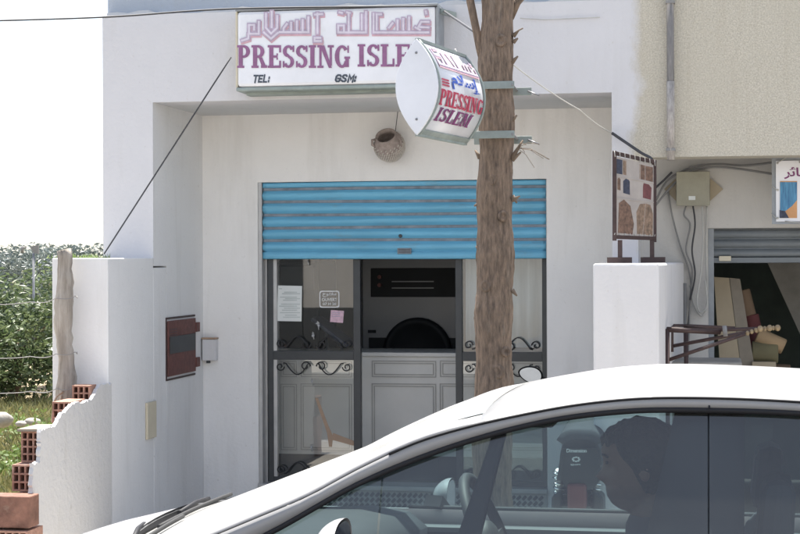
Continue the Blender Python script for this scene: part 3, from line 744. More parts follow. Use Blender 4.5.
mb.build('scale', M['dim'], cp)
for y in (277, 285): a = at(380, y, YW); h = MB(); h.lathe([(.016, 0), (.014, .02)], (a.x, YW-.0125, a.z), (0, -1, 0), 16); h.build('knob', M['rust'], cp)
a = at(418, 352, YW); h = MB(); rr = (at(452, 352, YW).x-at(384, 352, YW).x)/2
h.lathe([(rr, 0), (rr, .04), (rr*.86, .06), (rr*.8, .03), (.001, .045)], (a.x, YW-.001, a.z), (0, -1, 0), 40); h.build('drum_door', M['appldark'], wm)
h = MB(); p, q = at(369, 350, YW), at(456, 338, YW); h.box(p.x, YW-.008, p.z-.1, q.x, YW-.001, q.z); h.build('lower_panel', M['appldark'], wm)
h = MB(); p, q = at(368, 333, YW), at(376, 330, YW); h.box(p.x, YW-.006, p.z, q.x, YW-.001, q.z); h.build('badge', M['appldark'], wm)
YD = D1+.95
wd = thing('appliance', 'dark upright appliance standing behind the notice sheet', 'appliance', (at(298, 300, YD).x, YD, ops))
p, q = at(277, 352, YD), at(318.5, 262, YD); h = MB(); h.box(p.x, YD, ops, q.x, YD+.6, q.z+.02); h.build('body', M['appldark'], wd, bevel=.03)
h = MB(); h.box(p.x+.03, YD-.012, q.z-.2, q.x-.03, YD-.001, q.z-.03); h.build('control_panel', M['kick'], wd, bevel=.004)
ib = thing('ironing_board', 'dark slanted ironing board leaning behind the glass below the pink leaflet', 'ironing board', at(336, 352, D1+.8))
a, c = at(316, 318, D1+.8), at(352, 346, D1+.8); h = MB(); h.bar(a, c, .3, .03, (0, 0, 1)); h.build('board', M['navypic'], ib, bevel=.01)
for t in (.25, .75):
    q = a.lerp(c, t); h = MB(); h.tube([q, (q.x+(.1 if t < .5 else -.1), q.y, ops)], .012); h.build('leg', M['steelgrey'], ib)
nc = MB()
xa, xb = at(466, 300, D1+.35).x, at(560, 300, D1+.35).x
nc.grid(lambda u, v: (lerp(xa, xb, u), D1+.33+.005*math.sin(u*42)+.006*math.sin(u*17+1), lerp(zbar1+.02, opt-.02, v)), 90, 2)
tag(nc.build('net_curtain', M['white2'], solid=.002), 'pale net curtain hanging behind the glass pane partly hidden by the trunk', 'curtain')

# ------------------------------------------------------------------ wall sign
YS = P0-.20
sg = thing('wall_sign', 'long white light box sign reading PRESSING ISLEM with Arabic lettering above the shop', 'sign', (at(335, 90, YS).x, P0, at(335, 90, YS).z))
def S(x, y, l=0): return at(x, y, YS-.001-l)
tl_, tr_, br_, bl_ = at(235, 9, YS), at(437.5, 7.5, YS), at(437.5, 89, YS), at(233, 91.5, YS)
h = MB()
xa, xb = tl_.x, tr_.x; za, zb = bl_.z+.026, tl_.z-.014
h.box(xa+.012, YS, za, xb-.012, P0-.002, zb); h.build('face_box', M['signwhite'], sg, bevel=.02)
h = MB(); h.box(xa+.002, YS+.006, za-.024, xb-.002, P0-.002, za-.001); h.build('bottom_rail', M['signgreen'], sg, bevel=.006)
h = MB(); h.box(xa+.04, YS+.10, za-.04, xb-.04, P0-.002, za-.0245); h.build('mounting_rail', M['signgreen'], sg)
h = MB(); h.box(xa, YS+.004, zb+.001, xb, P0-.002, zb+.013); h.build('top_rail', M['signgrey'], sg, bevel=.003)
h = MB(); h.box(xa-.004, YS+.02, za, xa+.011, P0-.002, zb); h.build('end_cap', M['cream'], sg, bevel=.004)
h = MB(); h.box(xb-.011, YS+.004, za, xb+.006, P0-.002, zb); h.build('end_cap', M['signgrey'], sg, bevel=.004)
z3 = lambda p: (230+p[0]/6.957, p[1]/6.957); z4 = lambda p: (335+p[0]/6.957, p[1]/6.957)
A = [([(608, 92), (608, 228)], z3), ([(590, 100), (640, 96)], z3), ([(628, 262), (588, 262), (588, 284), (630, 284)], z3),
     ([(545, 118), (545, 222), (345, 222)], z3), ([(505, 138), (505, 210)], z3), ([(465, 146), (465, 210)], z3), ([(425, 156), (425, 210)], z3), ([(395, 166), (372, 196), (372, 212)], z3),
     ([(250, 95), (250, 192), (285, 232), (328, 192), (328, 110)], z3), ([(290, 80), (290, 188)], z3), ([(236, 225), (285, 268), (332, 228)], z3),
     ([(200, 150), (200, 234), (132, 234), (132, 172), (168, 172), (168, 205)], z3), ([(128, 236), (128, 266), (84, 280)], z3),
     ([(650, 150), (600, 150), (580, 186), (650, 190)], z4), ([(648, 224), (268, 224), (268, 95)], z4), ([(290, 205), (290, 98), (320, 98)], z4), ([(632, 78), (634, 92)], z4),
     ([(515, 120), (515, 206)], z4), ([(475, 130), (475, 206)], z4), ([(435, 140), (435, 206)], z4), ([(400, 160), (376, 190)], z4), ([(560, 190), (590, 206)], z4),
     ([(215, 82), (215, 224), (22, 224), (22, 176), (62, 176), (62, 212)], z4), ([(95, 98), (95, 212)], z4), ([(30, 84), (48, 88)], z4), ([(84, 84), (102, 88)], z4), ([(186, 100), (186, 205)], z4)]
for nm, m, wdt, ox, oy, lf_ in (('arabic_shadow', M['pink'], 4.6, .7, 1.6, .001), ('arabic_outline', M['lilac'], 4.3, 0, 0, .0030), ('arabic_inlay', M['lilacin'], 1.9, 0, 0, .0050)):
    for i, (P, fn) in enumerate(A):
        if i in (0, 13): mb = MB()
        stroke(mb, [fn(p) for p in P], wdt, lambda x, y, k, ox=ox, oy=oy, l=lf_: S(x+ox, y+oy, l+k), .00009*(i*3 % 13))
        if i in (12, len(A)-1): mb.build(nm, m, sg, fixn=False)
mb = MB()
slab_word(mb, 'PRESSING', lambda u, v, k: S(lerp(237, 350, u), lerp(67.8, 45, v), .002+k))
mb.build('shop_name', M['purple'], sg, fixn=False); mb = MB()
slab_word(mb, 'ISLEM', lambda u, v, k: S(lerp(357.5, 431, u), lerp(66.5, 44, v), .002+k))
mb.build('shop_name', M['purple'], sg, fixn=False)
SANS = {'T': [[(0, .93), (.62, .93)], [(.31, .93), (.31, 0)]], 'E': [[(.58, .93), (.08, .93), (.08, .07), (.58, .07)], [(.08, .5), (.5, .5)]], 'L': [[(.08, 1), (.08, .07), (.55, .07)]],
        'G': [[(.62, .78), (.50, .93), (.22, .93), (.08, .74), (.08, .26), (.22, .07), (.50, .07), (.62, .24), (.62, .47), (.36, .47)]], 'S': [[(.56, .80), (.46, .93), (.20, .93), (.08, .78), (.16, .58), (.46, .44), (.56, .24), (.44, .07), (.18, .07), (.06, .20)]],
        'M': [[(.08, 0), (.08, .95), (.36, .35), (.64, .95), (.64, 0)]], ':': [[(.10, .10), (.10, .24)], [(.10, .56), (.10, .70)]]}
for word, x0, x1, y0, y1 in (('TEL:', 253, 271, 82.3, 75), ('GSM:', 334.5, 358, 81.8, 74.5)):
    mb = MB(); xx = 0; Wd = len(word)*.78-.4
    for n_, ch in enumerate(word):
        for q_, P in enumerate(SANS[ch]):
            stroke(mb, [(a+xx+.22*b, b) for a, b in P], .235, lambda x, y, k: S(lerp(x0, x1, x/(Wd+.22)), lerp(y0, y1, y), .002+k), .0002*q_)
        xx += .80
    mb.build('phone_lettering', M['slate'], sg, fixn=False)
h = MB(); a = at(440, 11, YS+.05); c = at(455, 15, P0-.01); h.bar(a, c, .02, .03); h.build('bracket', M['signgreen'], sg)

# ------------------------------------------------------------------ trunk
YT = 7.3
tr = thing('street_tree', 'slim brown street tree with stubby pruned twigs, standing in front of the shop', 'tree', (at(494, 400, YT).x, YT, PAV))
def trc(y): return 497+(y-0)*(-3.6/380)
def trw(y): return lerp(38.5, 33.5, (380-y)/380)
pts = []; rs = []
yy = 600
zs = []
for i in range(60):
    z_ = lerp(PAV-.1, 4.6, i/59)
    y = HY-(z_-EYE)*1700/ (YT*1.02)
    c = at(trc(y), y, YT); c.z = z_; pts.append(c+Vector((.004*math.sin(i*.9), 0, 0))); rs.append(trw(y)/2*YT*1.0/1700*(1+.045*math.sin(i*1.7)+.03*math.sin(i*.63)+rnd.uniform(-.02, .02)+(.5*max(0, .35-z_) if z_ < .35 else 0)))
from mathutils import noise as mn
tk = MB(); NS, NT = 420, 72
def barkpt(u, v):
    t = u*(len(pts)-1); i = min(int(t), len(pts)-2); f_ = t-i; c = pts[i].lerp(pts[i+1], f_); r = lerp(rs[i], rs[i+1], f_); a = 2*math.pi*v
    q = Vector((math.cos(a)*2.2, math.sin(a)*2.2, c.z*2.6))
    rid = 1-abs(mn.noise(q*Vector((1, 1, 1))*2.3+Vector((0, 0, mn.noise(q)*.8)))); fine = mn.noise(Vector((math.cos(a)*9, math.sin(a)*9, c.z*16)))
    big = mn.noise(Vector((math.cos(a)*1.1, math.sin(a)*1.1, c.z*1.7+5)))
    return c+Vector((math.cos(a), math.sin(a), 0))*r*(.95+.07*rid**3+.035*fine+.055*big)
tk.grid(barkpt, NS, NT); tk.build('trunk', M['bark'], tr, fixn=False)
for px, py, rr in ((497, 372, .034), (490, 180, .03), (503, 216, .026), (486, 286, .028), (506, 352, .024), (493, 110, .026), (500, 40, .03), (488, 330, .02)):
    c = at(px, py, YT-.073); mb = MB(); mb.lathe([(rr, 0), (rr*.9, .010), (rr*.55, .012), (rr*.3, .004), (.001, .003)], c+Vector((0, .008, 0)), ((px-496)/26, -1, .05), 16); mb.build('knot', M['bark'], tr)
def limb(P, r, m='bark'):
    mb = MB(); mb.tube(P, r, 9, jit=.15); return mb
q = [at(484, 62, YT), at(480, 48, YT-.02), at(475, 25, YT-.02), at(470, 0, YT-.03), at(466, -40, YT-.05), at(455, -110, YT-.1)]
limb(q, [.022, .0185, .0175, .017, .0165, .012]).build('limb', M['bark'], tr)
q = [at(508, 16, YT+.03), at(517, 2, YT+.04), at(530, -12, YT+.06), at(556, -60, YT+.2)]
limb(q, [.03, .018, .014, .01]).build('limb', M['bark'], tr)
for P in ([(512, 158), (523, 140)], [(512, 160), (521, 152)], [(512, 200), (520, 196)], [(512, 196), (517, 203)], [(480, 158), (475, 150)], [(480, 203), (474, 206)], [(513, 36), (519, 30), (523, 28)], [(513, 42), (518, 38)], [(480, 252), (476, 246)], [(512, 290), (517, 296)], [(480, 330), (477, 322)], [(512, 120), (517, 115)], [(512, 62), (518, 56)], [(480, 96), (476, 92)]):
    c = [at(x, y, YT-.02) for x, y in P]; mb = MB(); mb.tube(c, [.012]+[.0035]*(len(c)-1), 6); mb.build('twig', M['twig'], tr)
mb = MB()
for k in range(9):
    a = at(517, 148, YT-.02); b_ = a+Vector((rnd.uniform(.03, .14), rnd.uniform(-.06, .06), rnd.uniform(-.09, .03))); mb.tube([a, a.lerp(b_, .5)+Vector((0, 0, .015)), b_], .0012, 4)
mb.build('twig', M['twig'], tr)
# ------------------------------------------------------------------ projecting lens-shaped sign on the trunk
ya_, yb_ = 6.50, 7.10
A0, A1 = at(418, 36.5, ya_), at(414, 132.5, ya_); B0 = at(470, 59, yb_); B1 = at(459, 146, yb_)
ps = thing('projecting_sign', 'lens shaped white light box reading PRESSING ISLEM, clamped to the street tree', 'sign', (A1.x, (ya_+yb_)/2, A1.z))
zt_ = (A0.z+B0.z)/2; zb_ = (A1.z+B1.z)/2; H = zt_-zb_
ext = Vector(((B0.x+B1.x)/2-(A0.x+A1.x)/2, yb_-ya_, 0)); side = Vector((ext.y, -ext.x, 0)).normalized()
base = Vector(((A0.x+A1.x)/2+.004, ya_, 0))
def vz(v, s):      # v 0..1 bottom to top, s -1 / +1 side -> offset and height
    bul = .086
    return side*(s*bul*(1-(2*v-1)**2)+.0*(v-.5))+Vector((0, 0, zb_+H*v))
nv = 18
loop = [base+vz(i/nv, 1) for i in range(nv+1)]+[base+vz(1-i/nv, -1) for i in range(1, nv)]
h = MB(); h.prism([p+ext*.02 for p in loop], ext*.96, True); h.build('light_box', M['signwhite'], ps)
for t, nm in ((-.012, 'end_panel'), (.985, 'end_panel')):
    h = MB(); c0 = base+Vector((0, 0, zb_+H/2)); lp = [c0+(p-c0)*1.02+ext*t for p in loop]; h.prism(lp, ext*.025); h.build(nm, M['signwhite'], ps, bevel=.003)
h = MB()                                                # metal edging along the four long edges
for v, m in ((1, .012), (0, .016)):
    p = base+vz(v, 0); h.bar(p-ext*.0, p+ext*.99, .016, .012); h.build('edge_trim', M['signgreen'], ps); h = MB()
h = MB(); p_ = base+vz(.06, .9)
h.grid(lambda u, v: base+vz(.0+.055*v, 1)+side*.006+ext*(.012+.972*u), 1, 6); h.build('lower_trim', M['signgreen'], ps, solid=.004)
for e_ in (.014, .972):
    h = MB(); h.tube([base+vz(i/nv, 1)+side*.004+ext*e_ for i in range(nv+1)], .0055, 6); h.build('edge_bead', M['signgreen'], ps)
def SF(u, v, l=0): return base+vz(v, 1)+side*(.0035+l)+ext*(.03+.93*u)
mb = MB(); slab_word(mb, 'PRESSING', lambda u, v, k: SF(lerp(.02, .985, u), lerp(.315, .485, v), .001+k), gap=.03); mb.build('shop_name', M['red'], ps, fixn=False)
mb = MB(); slab_word(mb, 'ISLEM', lambda u, v, k: SF(lerp(.05, .80, u), lerp(.155, .295, v), .001+k), gap=.04, slant=.12); mb.build('shop_name', M['plum'], ps, fixn=False)
AR_ISL = '\uFEE1\uFEFC\uFEB3\uFE87'
mb = MB(); put_text(mb, AR_ISL, lambda u, v: SF(lerp(.26, .92, u), lerp(.51, .70, v), .001), 0, .03); mb.build('arabic_name', M['bluevinyl'], ps, fixn=False)
mb = MB()
for j in range(3): 
    for i in range(2): stroke(mb, [(lerp(.05, .13, i), .53+.03*j), (lerp(.11, .19, i), .53+.03*j)], .018, lambda x, y, k: SF(x, y, .001+k), 0)
mb.build('phone_print', M['red'], ps, fixn=False)
# outlined kufic word near the top: drawn in units of the sign face
kw = [[(.97, .84), (.97, .76), (.10, .76), (.10, .93)], [(.86, .78), (.86, .86)], [(.78, .78), (.78, .86)], [(.70, .78), (.70, .85)], [(.55, .78), (.55, .93)], [(.48, .76), (.42, .93)], [(.30, .78), (.30, .92)], [(.20, .78), (.22, .86), (.12, .86)], [(.92, .89), (.95, .89)], [(.15, .94), (.24, .95)]]
for nm, m, wdt, dy, l_ in (('arabic_shadow', M['pink'], .036, -.018, .0008), ('arabic_outline', M['lilac'], .034, 0, .0018), ('arabic_inlay', M['lilacin'], .012, 0, .0028)):
    mb = MB()
    for i, P in enumerate(kw): stroke(mb, P, wdt, lambda x, y, k, dy=dy, l_=l_: SF(x, y+dy, l_+k), .0001*(i % 7))
    mb.build(nm, m, ps, fixn=False)
for y in (87, 136):
    c = at(494, y, YT); r = trw(y)/2*YT/1700+.004; g_ = MB()
    l0 = at(478, y, YT-.09); 
    g_.box(c.x-r-.045, YT-r-.012, c.z-.016, c.x+r+.02, YT-r-.004, c.z+.016)
    g_.build('tree_clamp', M['signgreen'], ps, bevel=.002); g_ = MB()
    g_.box(c.x-r-.02, YT+r+.004, c.z-.03, c.x+r+.075, YT+r+.012, c.z+.004)
    g_.build('tree_clamp', M['signgreen'], ps, bevel=.002)
    g_ = MB(); g_.tube([(c.x+r+.012, YT-r-.03, c.z), (c.x+r+.012, YT+r+.03, c.z-.01)], .005, 6); g_.tube([(c.x+r+.06, YT+r, c.z-.012), (c.x+r+.11, YT+r-.02, c.z-.035)], .0035, 6); g_.build('bolt', M['steelgrey'], ps)
    g_ = MB(); e_ = base+ext*.97+Vector((0, 0, c.z)); g_.bar(e_, (c.x-r-.02, YT-r-.006, c.z-.005), .012, .035); g_.build('arm', M['signgreen'], ps)
for v, s_ in ((.86, -.0), (.16, 0)):
    pb = base+vz(v, 0)-ext*.014; g_ = MB(); g_.ball(pb, .005, 8, 6); g_.build('screw', M['steelgrey'], ps)
cable([at(455, 66, YT-.12), at(458, 55, YT-.15), at(455, 49, YT-.14)], .004, M['palewire'], 'short pale cord tied between the projecting sign and the trunk', 'cord', 'cord')

# ------------------------------------------------------------------ woven pot on the wall
pc = at(389, 145, D1-.12)
pot = thing('wall_pot', 'round woven clay pot hanging on the white wall above the shutter', 'pot', (pc.x, D1-.1, pc.z-.12))
ax = Vector((-.12, -.72, .68)).normalized()
KP = .90
prof = [(.0, -.125), (.045, -.118), (.075, -.095), (.102, -.055), (.112, -.01), (.108, .03), (.092, .062), (.074, .078), (.078, .095), (.070, .096), (.062, .07), (.085, .03), (.09, -.01), (.06, -.08), (.0, -.1)]
prof = [(a_*KP, b_*KP) for a_, b_ in prof]
h = MB(); h.lathe(prof, pc, ax, 40, cap=False); pb = h.build('pot_body', M['wickerdk'], pot)
e = ax.cross(Vector((1, 0, 0))).normalized(); g2 = ax.cross(e); mb = MB()
for k in range(40):
    for j in range(9):
        hh_ = (-.10+.017*j)*KP; rr = interp([(p_[1], p_[0]) for p_ in prof[:8]], hh_)+.001; a = 2*math.pi*(k+.5*(j % 2))/40; d = e*math.cos(a)+g2*math.sin(a); tn = -e*math.sin(a)+g2*math.cos(a)
        if j > 6 and k % 2: continue
        c = pc+ax*hh_+d*rr; mb.obox(c, tn*.006+ax*.004, d*.0035, ax*.0035)
mb.build('weave', M['wickerlt'], pb)
for s_ in (-1, 1):
    a = pc+ax*.05+Vector((s_*.072, -.012, 0)); h = MB(); h.tube([a, a+Vector((s_*.022, -.01, -.004)), a+Vector((s_*.022, -.01, -.035)), a+Vector((s_*.004, 0, -.045))], .009, 8); h.build('handle', M['wickerdk'], pot)
h = MB(); h.tube([pc+Vector((.03, .05, .07)), (pc.x+.04, D1-.012, pc.z+.24)], .0025, 5); h.tube([(pc.x+.02, D1-.01, pc.z+.02), pc+Vector((0, .05, 0))], .008, 6); h.build('hanging_wire', M['wire'], pot)

# ------------------------------------------------------------------ overhead wires
cable([at(-60, 22, 9.2), at(103, 17, 9.6), at(236, 8.5, P0-.22), at(437, 6, P0-.22)], .006, M['wire'], 'thin cable running along the top of the long wall sign out into the sky', 'overhead_cable', 'cable')
cable([at(231, 57, P0-.19), at(104, 254, P0-.14)], .0045, M['wire'], 'dark stay wire slanting from the wall sign down to the boundary wall', 'stay_wire', 'wire')
cable([at(444, 11, P0-.1), at(478, 34, YT+.1)], .006, M['wire'], 'short dark cable between the wall sign and the tree trunk', 'cable', 'cable')
cable([at(511, 63, YT+.08), at(580, 110, 8.6), at(612, 133, P0-.02)], .0028, M['palewire'], 'pale thin cable slanting from the tree trunk to the shop corner', 'cable', 'cable', .01)
cable([at(612, 133, P0-.025), at(640, 152, P0-.1), at(652, 160, P0-.15), at(655, 178, P0-.1)], .009, M['wire'], 'black cable curving over the top of the leather poster board', 'cable', 'cable')
cable([at(520, 18, P0-.01), at(545, 19.5, P0-.01), at(600, 17, P0-.01)], .0025, M['palewire'], 'thin pale wire tacked on the white band right of the trunk', 'wire', 'wire')

# ------------------------------------------------------------------ drain pipe
pz0, pz1 = at(670, 160, P0-.04).z, 3.64; xp_ = at(670.5, 80, P0-.04).x
dp = thing('drain_pipe', 'narrow grey drain pipe running down the beige pebbledash wall', 'pipe', (xp_, P0-.04, pz0))
h = MB(); h.tube([(xp_, P0-.04, pz0), (xp_, P0-.04, at(670, 80, P0).z), (xp_, P0-.04, pz1)], .021, 12); h.build('pipe', mat('weathered grey pipe', (.23, .215, .205), .6, .2, 20, stretch=(4, 4, .6)), dp)
h = MB(); h.tube([(xp_, P0-.042, pz0), (xp_, P0-.042, at(670, 82, P0).z)], .0225, 12); h.build('mortar_smear', mat('flaking whitewash', (.50, .46, .42), .9, .3, 30, col2=(.22, .20, .19), stretch=(2, 2, .5)), dp)
for y in (3, 150): z_ = at(670, y, P0).z; h = MB(); h.box(xp_-.026, P0-.064, z_-.008, xp_+.026, P0-.0005, z_+.008); h.build('clip', M['greycable'], dp)

# ------------------------------------------------------------------ leather poster board on the wall end
YB = PR+.35
pbd = thing('poster_board', 'oxide red framed board of leather bag and jacket pictures standing on the white wall end', 'poster board', (at(635, 262, YB).x, YB, zr))
def PB(x, y):     # slightly turned board: far side recedes
    return at(x, y, YB+(x-614)/40*.30)
c1, c2, c3, c4 = PB(614.5, 237), PB(654.5, 238.5), PB(654.5, 162), PB(614.5, 153)
h = MB()
for a, c in ((c1, c4), (c2, c3)): h.bar(a-Vector((0, 0, .02)), c+Vector((0, 0, .012)), .022, .022)
for a, c in ((c4, c3), (c1, c2)): h.bar(a, c, .02, .02)
h.build('frame', M['dkrust'], pbd, bevel=.002)
yv = Vector((.06, -.1, 0)).normalized()
def quadn(mb, corners, l): mb.prism([PB(x, y)-Vector((0, .006+l, 0)) for x, y in corners], (0, -.0012, 0))
h = MB(); quadn(h, [(616, 235.5), (653.5, 237), (653.5, 165), (616, 156.5)], 0); poster = h.build('poster', M['posterbg'], pbd)
def pic(m, polys):
    for i, P in enumerate(polys):
        mb = MB(); quadn(mb, P, .0015+.0003*i); mb.build('picture', m, poster)
def shift(P, f=.2): return P
pic(M['navypic'], [[(616.8, 173.5), (622.5, 174.5), (622.5, 160), (616.8, 158.8)], [(623.2, 193), (630.4, 195), (631, 184), (629, 180), (626, 178.5), (623.2, 181)]])
pic(M['tanpic'], [[(623, 174.5), (629, 176), (629, 161.5), (623, 160)], [(636, 178), (640, 179), (640, 164), (636, 163)], [(643, 234.5), (652.6, 235.5), (653, 214), (650.5, 205), (646, 203.5)], [(637, 234), (642.6, 234.5), (645.6, 203.5), (640, 204), (636.4, 212)]])
pic(M['brownpic'], [[(629.4, 176), (635.6, 177.7), (635.6, 163), (629.4, 161.6)], [(640.5, 179.2), (645, 180), (645, 165.6), (640.5, 164.3)], [(645.5, 180.2), (653, 182), (653, 167.4), (645.5, 165.8)], [(618, 233), (632.6, 234), (634, 224), (630.5, 206), (624, 199.5), (619, 203)], [(617.6, 189.5), (620.6, 190.5), (620.6, 179.5), (619.2, 177.5), (617.6, 179)]])
pic(M['redpic'], [[(641.4, 197.5), (651, 199.8), (651.6, 188), (649, 184.5), (643.5, 183), (641.4, 186)], [(624, 233.2), (634.6, 234.9), (635, 226), (629, 229)], [(641, 229), (643, 229), (644.5, 212), (642.5, 212)]])
pic(M['appldark'], [[(632, 194.5), (635, 196.8), (638, 197), (640.4, 195), (640.4, 193), (636, 194.6), (633, 192)], [(619, 218), (621, 219), (625.5, 203), (623.5, 202)]])
mb = MB()
for a, c in (((616, 176), (653.5, 183)), ((616, 198), (653.5, 202.5))):
    mb = MB(); mb.bar(PB(*a)-Vector((0, .010, 0)), PB(*c)-Vector((0, .010, 0)), .004, .006); mb.build('divider', M['posterbg'], pbd)
mb = MB()
for k in range(9):
    t = k/8
    for a, c in ((c4, c3), (c1, c2)):
        q = a.lerp(c, t); mb.tube([q+Vector((0, -.014, .012)), q+Vector((.004, -.016, -.022 if a is c4 else .022))], .0022, 5)
mb.build('lacing', M['palewire'], pbd)
for x, xa, xb in ((620, 606, 633), (652, 640, 666)):
    p = PB(x, 240); f_ = PB(x, 262); h = MB(); h.bar((p.x, p.y, zr+.001), (p.x, p.y, p.z), .024, .024); h.build('leg', M['dkrust'], pbd)
    a, c = PB(xa, 259), PB(xb, 260.5); h = MB(); h.bar((a.x, p.y-.015, zr+.017), (c.x, p.y-.015, zr+.017), .014, .032); h.build('foot', M['dkrust'], pbd)

# ------------------------------------------------------------------ junction box and cables on the neighbour's bay
YJ = NB-.09
p, q = at(677, 205, YJ), at(709, 172, YJ)
jb = thing('junction_box', 'khaki steel junction box with triangular side lugs on the shaded bay wall', 'junction box', ((p.x+q.x)/2, NB, p.z))
h = MB(); h.box(p.x, YJ, p.z, q.x, NB-.001, q.z); h.build('body', M['greybox'], jb, bevel=.006)
h = MB(); h.box(p.x-.004, YJ-.006, p.z-.004, q.x+.004, YJ-.0005, q.z+.004); h.build('lid', M['greybox'], jb, bevel=.003)
for P in ([(676, 178), (676, 201), (664, 189)], [(710, 178), (710, 201), (723, 189)]):
    h = MB(); h.prism([at(x, y, NB-.025) for x, y in P], (0, .02, 0)); h.build('lug', M['foam'], jb)
a = at(692, 198, YJ); h = MB(); h.box(a.x-.02, YJ-.009, a.z-.012, a.x+.02, YJ-.0065, a.z+.012); h.build('label', M['paper'], jb)
cb = [([(668, 190), (672, 215), (680, 245), (688, 268), (691, 290), (688, 325)], 'greycable', 'leftmost grey cable sweeping down from the junction box'),
      ([(686, 206), (684, 215), (690, 225), (686, 250), (692, 270), (690, 300), (688, 360)], 'greycable', 'grey cable kinked below the middle of the junction box'),
      ([(693, 206), (695, 225), (692, 250), (695, 275), (690, 300)], 'wire', 'dark cable dropping from the middle of the junction box'),
      ([(702, 206), (703, 240), (701, 270), (697, 300), (700, 312), (707, 305), (705, 280)], 'palewire', 'pale cable ending in a loop below the junction box'),
      ([(707, 206), (706, 250), (707, 300), (702, 316), (694, 305), (690, 285)], 'palewire', 'pale cable looping back to the wall edge beside the shutter jamb'),
      ([(656, 200), (668, 180), (690, 168), (715, 164), (745, 165.5), (775, 162)], 'greycable', 'grey cable arching over the junction box to the curtain poster'),
      ([(655, 206), (672, 186), (690, 172), (720, 167), (774, 174)], 'greycable', 'lower grey cable running from the board past the junction box'),
      ([(653, 190), (664, 180), (672, 172)], 'wire', 'short black cable from the board edge to the junction box')]
for i, (P, m, lab) in enumerate(cb):
    cable([at(x, y, NB-.03-.012*(i % 4)) for x, y in P], .0075 if i > 4 else .006, M[m], lab, 'cable', 'cable', group='cables round the junction box')
h = MB(); a = at(685, 330, NB-.05); h.tube([(a.x, NB-.05, PAV), (a.x, NB-.05, at(685, 283, NB).z)], .011, 8); tag(h.build('conduit', M['greycable']), 'upright grey conduit behind the white wall end', 'conduit')

# ------------------------------------------------------------------ neighbour's shutter, poster, stock
ns_ = thing('roller_shutter', 'dull grey slatted roller shutter rolled nearly up over the dark shop bay', 'shutter', (nx0+1.4, NB, nzt-.2))
z0_, z1_ = at(750, 257.5, NB+.02).z, nzt-.002; h = MB()
prof = []
for i in range(3):
    zz = lerp(z1_, z0_, i/3); dz = (z1_-z0_)/3
    for k in range(8): t = k/8; prof.append((NB+.05-.022*math.sin(math.pi*max(0, (t-.15)/.85))**.6 if t > .15 else NB+.05, zz-dz*t))
prof += [(NB+.05, z0_), (NB+.022, z0_-.002), (NB+.022, z0_-.03), (NB+.05, z0_-.032)]
n = len(prof); h.grid(lambda u, v: (lerp(nx0+.01, nx0+2.98, v), *prof[round(u*(n-1))]), n-1, 1, False); h.build('curtain', M['greyshut'], ns_, solid=.002)
h = MB(); h.box(nx0+.001, NB+.01, PAV, nx0+.035, NB+.08, z1_); h.build('guide_rail', M['signgrey'], ns_)
p, q = at(719, 261, NB), at(731, 256, NB); h = MB(); h.box(p.x, NB+.008, p.z, q.x, NB+.02, q.z); h.build('latch_plate', M['cream'], ns_, bevel=.002)
YP = P0+.32
cpz = thing('curtain_poster', 'white advertising board with a blue curtain picture above the grey shutter', 'poster', at(790, 224, YP))
p, q = at(772, 224, YP), at(838, 155, YP)
h = MB(); h.box(p.x, YP, p.z, q.x, YP+.02, q.z); h.build('backing', M['signgrey'], cpz)
p, q = at(776, 221.5, YP), at(834, 160, YP); h = MB(); h.box(p.x, YP-.006, p.z, q.x, YP-.001, q.z); h.build('board', M['signwhite'], cpz)
def PP(P, m, nm, l=.008):
    mb = MB(); mb.prism([at(x, y, YP-l) for x, y in P], (0, -.001, 0)); mb.build(nm, m, cpz)
PP([(780, 218), (797, 218), (797, 181), (780, 181)], M['orangepic'], 'picture'); PP([(802, 218), (830, 218), (830, 181), (802, 181)], M['orangepic'], 'picture')
PP([(780, 182), (797, 182), (797, 200), (792, 206), (784, 212), (780, 214)], M['curtainpic'], 'picture', .0095); PP([(779.5, 218), (789, 218), (785, 211), (779.5, 210)], M['navypic'], 'picture', .0105)
PP([(802, 182), (830, 182), (830, 210), (818, 195), (806, 205)], M['curtainpic'], 'picture', .0095)
mb = MB(); put_text(mb, '\uFEAE\uFE8B\uFE8E\uFE98\uFEB3', lambda u, v: at(lerp(784, 818, u), lerp(179, 167, v), YP-.008), 0, .02); mb.build('lettering', M['plum'], cpz, fixn=False)
mb = MB()
for x, y in ((777.5, 163), (777.5, 190), (777.5, 218), (800, 162), (831, 163), (831, 218)): mb.ball(at(x, y, YP-.01), .007, 8, 6)
for P in ([(777, 163), (789, 156)], [(777, 219), (771, 213)], [(777, 190), (771, 185)], [(785, 221), (800, 223)]): mb.tube([at(x, y, YP-.014) for x, y in P], .0025, 5)
mb.build('lacing', M['palewire'], cpz)
for (P, d, nm, lab, m) in (([(716, 276), (738, 278), (750, 372), (720, 372)], .12, 'foam_board', 'pale beige board leaning just inside the dark shop bay', 'foam'),):
    t = thing(nm, lab, 'board', at(730, 400, NB+.3)); YI = NB+.35
    a, b2, c_, d_ = [at(x, y, YI) for x, y in ((714, 277), (729, 278), (745, 400), (722, 400))]
    h = MB(); h.prism([a, b2, c_, d_], (0, .05, 0)); h.build('face', M['foam'], t)
    a, b2, c_, d_ = [at(x, y, YI+.002) for x, y in ((729.5, 278), (740, 279), (760, 400), (745.5, 400))]
    h = MB(); h.prism([a, b2, c_, d_], (0, .12, 0)); h.build('edge', M['foamside'], t)
YI = NB+.42
